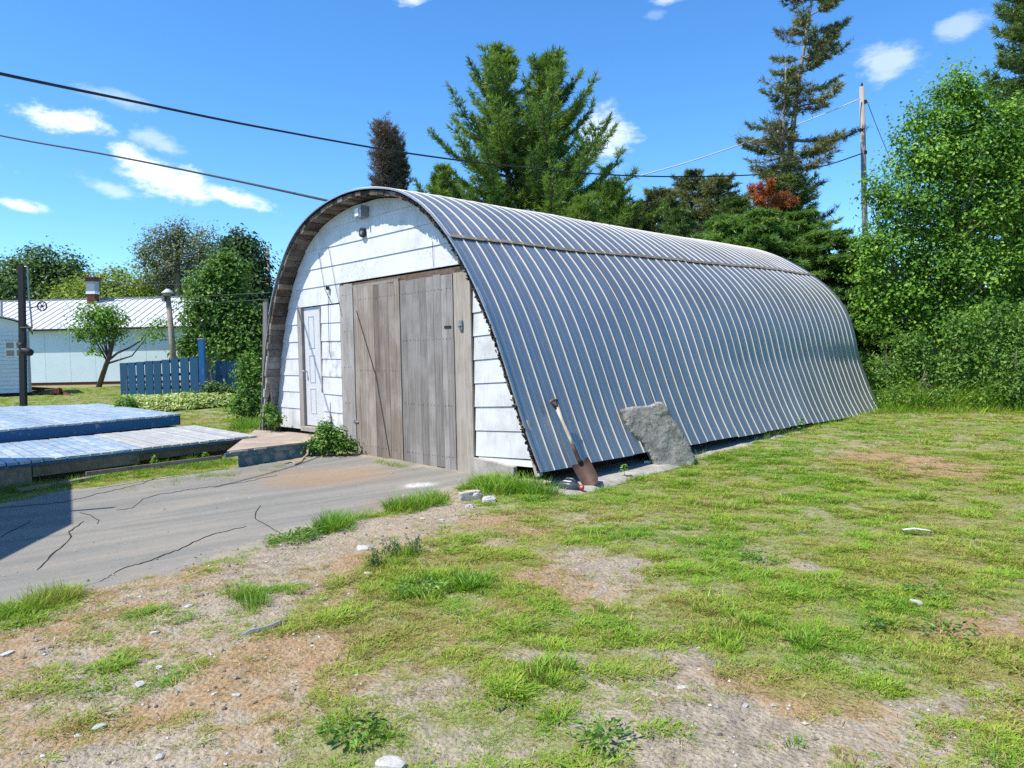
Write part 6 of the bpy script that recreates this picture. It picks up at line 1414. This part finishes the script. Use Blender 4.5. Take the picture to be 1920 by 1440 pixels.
# broadleaf weeds lying flat in the lawn
def rosette(px, py, n, s, lab, mat='weed', up=.5):
    c = gpt(px, py); c[2] = float(gz(c[0], c[1])); P = []; Tn = []
    for i in range(n):
        an = RN.uniform(0, 6.28); r = s*RN.random()**.6; P.append(c+np.array([r*math.cos(an), r*math.sin(an), .02+.05*RN.random()*up*2])); Tn.append([math.cos(an), math.sin(an), .3])
    P, Tn = np.array(P), np.array(Tn); Nn = norm_rows(np.array([0, 0, .9])+RN.normal(size=P.shape)*.35); V, Fq = leaf_quads(P, Nn, .045*(.6+.7*RN.random(n)), .38, tan=Tn)
    o = mesh_np('weed_patch', V, Fq, M[mat], attrs={'var': np.repeat(RN.random(n), 4)}, org=c); tag(o, lab, kind='stuff')
for q in [(545, 1016, 190, .22, 'flat broadleaf weed patch on the asphalt edge'), (585, 1006, 110, .15, 'broadleaf weeds right of the flat patch on the asphalt edge'), (785, 1112, 130, .20, 'dark green weed patch at the rim of the bare strip'), (660, 1385, 90, .14, 'bright green broadleaf weed near the bottom edge'), (1135, 1405, 90, .13, 'leafy weed below the central bare patch'),
          (1420, 1052, 70, .16, 'dark broadleaf weed beside the far bare patch'), (1735, 1118, 60, .16, 'pale broadleaf weed by the flat pale stones'), (1770, 1190, 90, .18, 'tall leafy weed clump in the right lawn'), (1640, 1180, 0+60, .12, 'small broadleaf weed left of the tall leafy clump')]: rosette(*q)
for q in [(700, 1066, 'grey green weed left of three at the bare strip rim'), (735, 1048, 'grey green weed tallest at the bare strip rim'), (775, 1040, 'grey green weed right of three at the bare strip rim')]:
    c = gpt(q[0], q[1]); c[2] = float(gz(c[0], c[1])); root = empty('grey_weed', c, q[2], 'weed'); P = []; Tn = []; m = MB()
    for i in range(7):
        tp_ = c+np.array([RN.normal()*.05, RN.normal()*.05, RN.uniform(.08, .17)]); b_ = c+np.array([RN.normal()*.04, RN.normal()*.04, 0]); m.tube([b_, tp_], [.003, .0015], 4)
        for f in np.linspace(.2, 1, 9):
            for e in range(2): P.append(b_+(tp_-b_)*f+RN.normal(size=3)*.012); Tn.append(RN.normal(size=3)+[0, 0, .8])
    P, Tn = np.array(P), np.array(Tn); V, Fq = leaf_quads(P, norm_rows(RN.normal(size=P.shape)), .035, .3, tan=Tn); mesh_np('foliage', V, Fq, M['weed_grey'], root, {'var': np.repeat(RN.random(len(P)), 4)}); m.build('stem', M['weed_grey'], root)
for q in [(143, 888, .22, 'pale young plant sprouting in front of the dark gap under the deck'), (290, 880, .20, 'young plant with light leaves at the driveway edge by the low deck'), (1120, 862, .16, 'small green weed growing out of the concrete ledge behind the shovel'), (1468, 800, .30, 'slim weed standing against the lower roof edge'), (385, 866, .14, 'low weed under the right half of the low deck'), (700, 850, .18, 'small weed at the foot of the left barn door')]:
    c = gpt(q[0], q[1]); 
    if q[0] == 1120: c = S(.80, 1.0, .03)
    if q[0] == 1468: c = S(.72, 6.2, .14)
    root = empty('young_weed', c, q[3], 'weed'); P = []; Tn = []; m = MB(); h = q[2]
    m.tube([c-ZV*.02, c+ZV*h*.9], [.005, .003], 5)
    for i in range(26):
        f = RN.uniform(.25, 1); an = RN.uniform(0, 6.28); d = np.array([math.cos(an), math.sin(an), .4]); P.append(c+ZV*h*f+d*.05*(1.3-f)); Tn.append(d)
    P, Tn = np.array(P), np.array(Tn); V, Fq = leaf_quads(P, norm_rows(np.array([0, 0, 1.])+RN.normal(size=P.shape)*.3), .07, .45, tan=Tn); mesh_np('foliage', V, Fq, M['weed'], root, {'var': np.repeat(.4+.6*RN.random(len(P)), 4)}); m.build('stem', M['weed'], root)

# repeats of a kind carry one group phrase
GROUPS = {'stone': 'pale stones scattered on the bare soil', 'rock': 'rocks at the driveway corner', 'young_weed': 'young weeds by the shed and deck', 'grey_weed': 'grey green weeds at the bare strip rim', 'spruce_tree': 'spruces behind the shed', 'hemlock_tree': 'hemlocks behind the far roof end', 'pine_tree': 'tall pines behind the shed', 'young_pine': 'young pines behind the roof', 'dead_spruce': 'brown dying spruces behind the shed peak', 'tall_spruce': 'tall bare trunked spruces', 'shrub': 'shrubs along the right lawn edge', 'cable': 'overhead cables', 'utility_pole': 'utility poles', 'weathered_post': 'posts beside the shed rim', 'loose_board': 'loose boards under the low deck', 'leafy_tree': 'leafy trees at the right edge'}
for o in sc.objects:
    b = o.name.split('.')[0]
    if o.parent is None and b in GROUPS and 'category' in o: o['group'] = GROUPS[b]
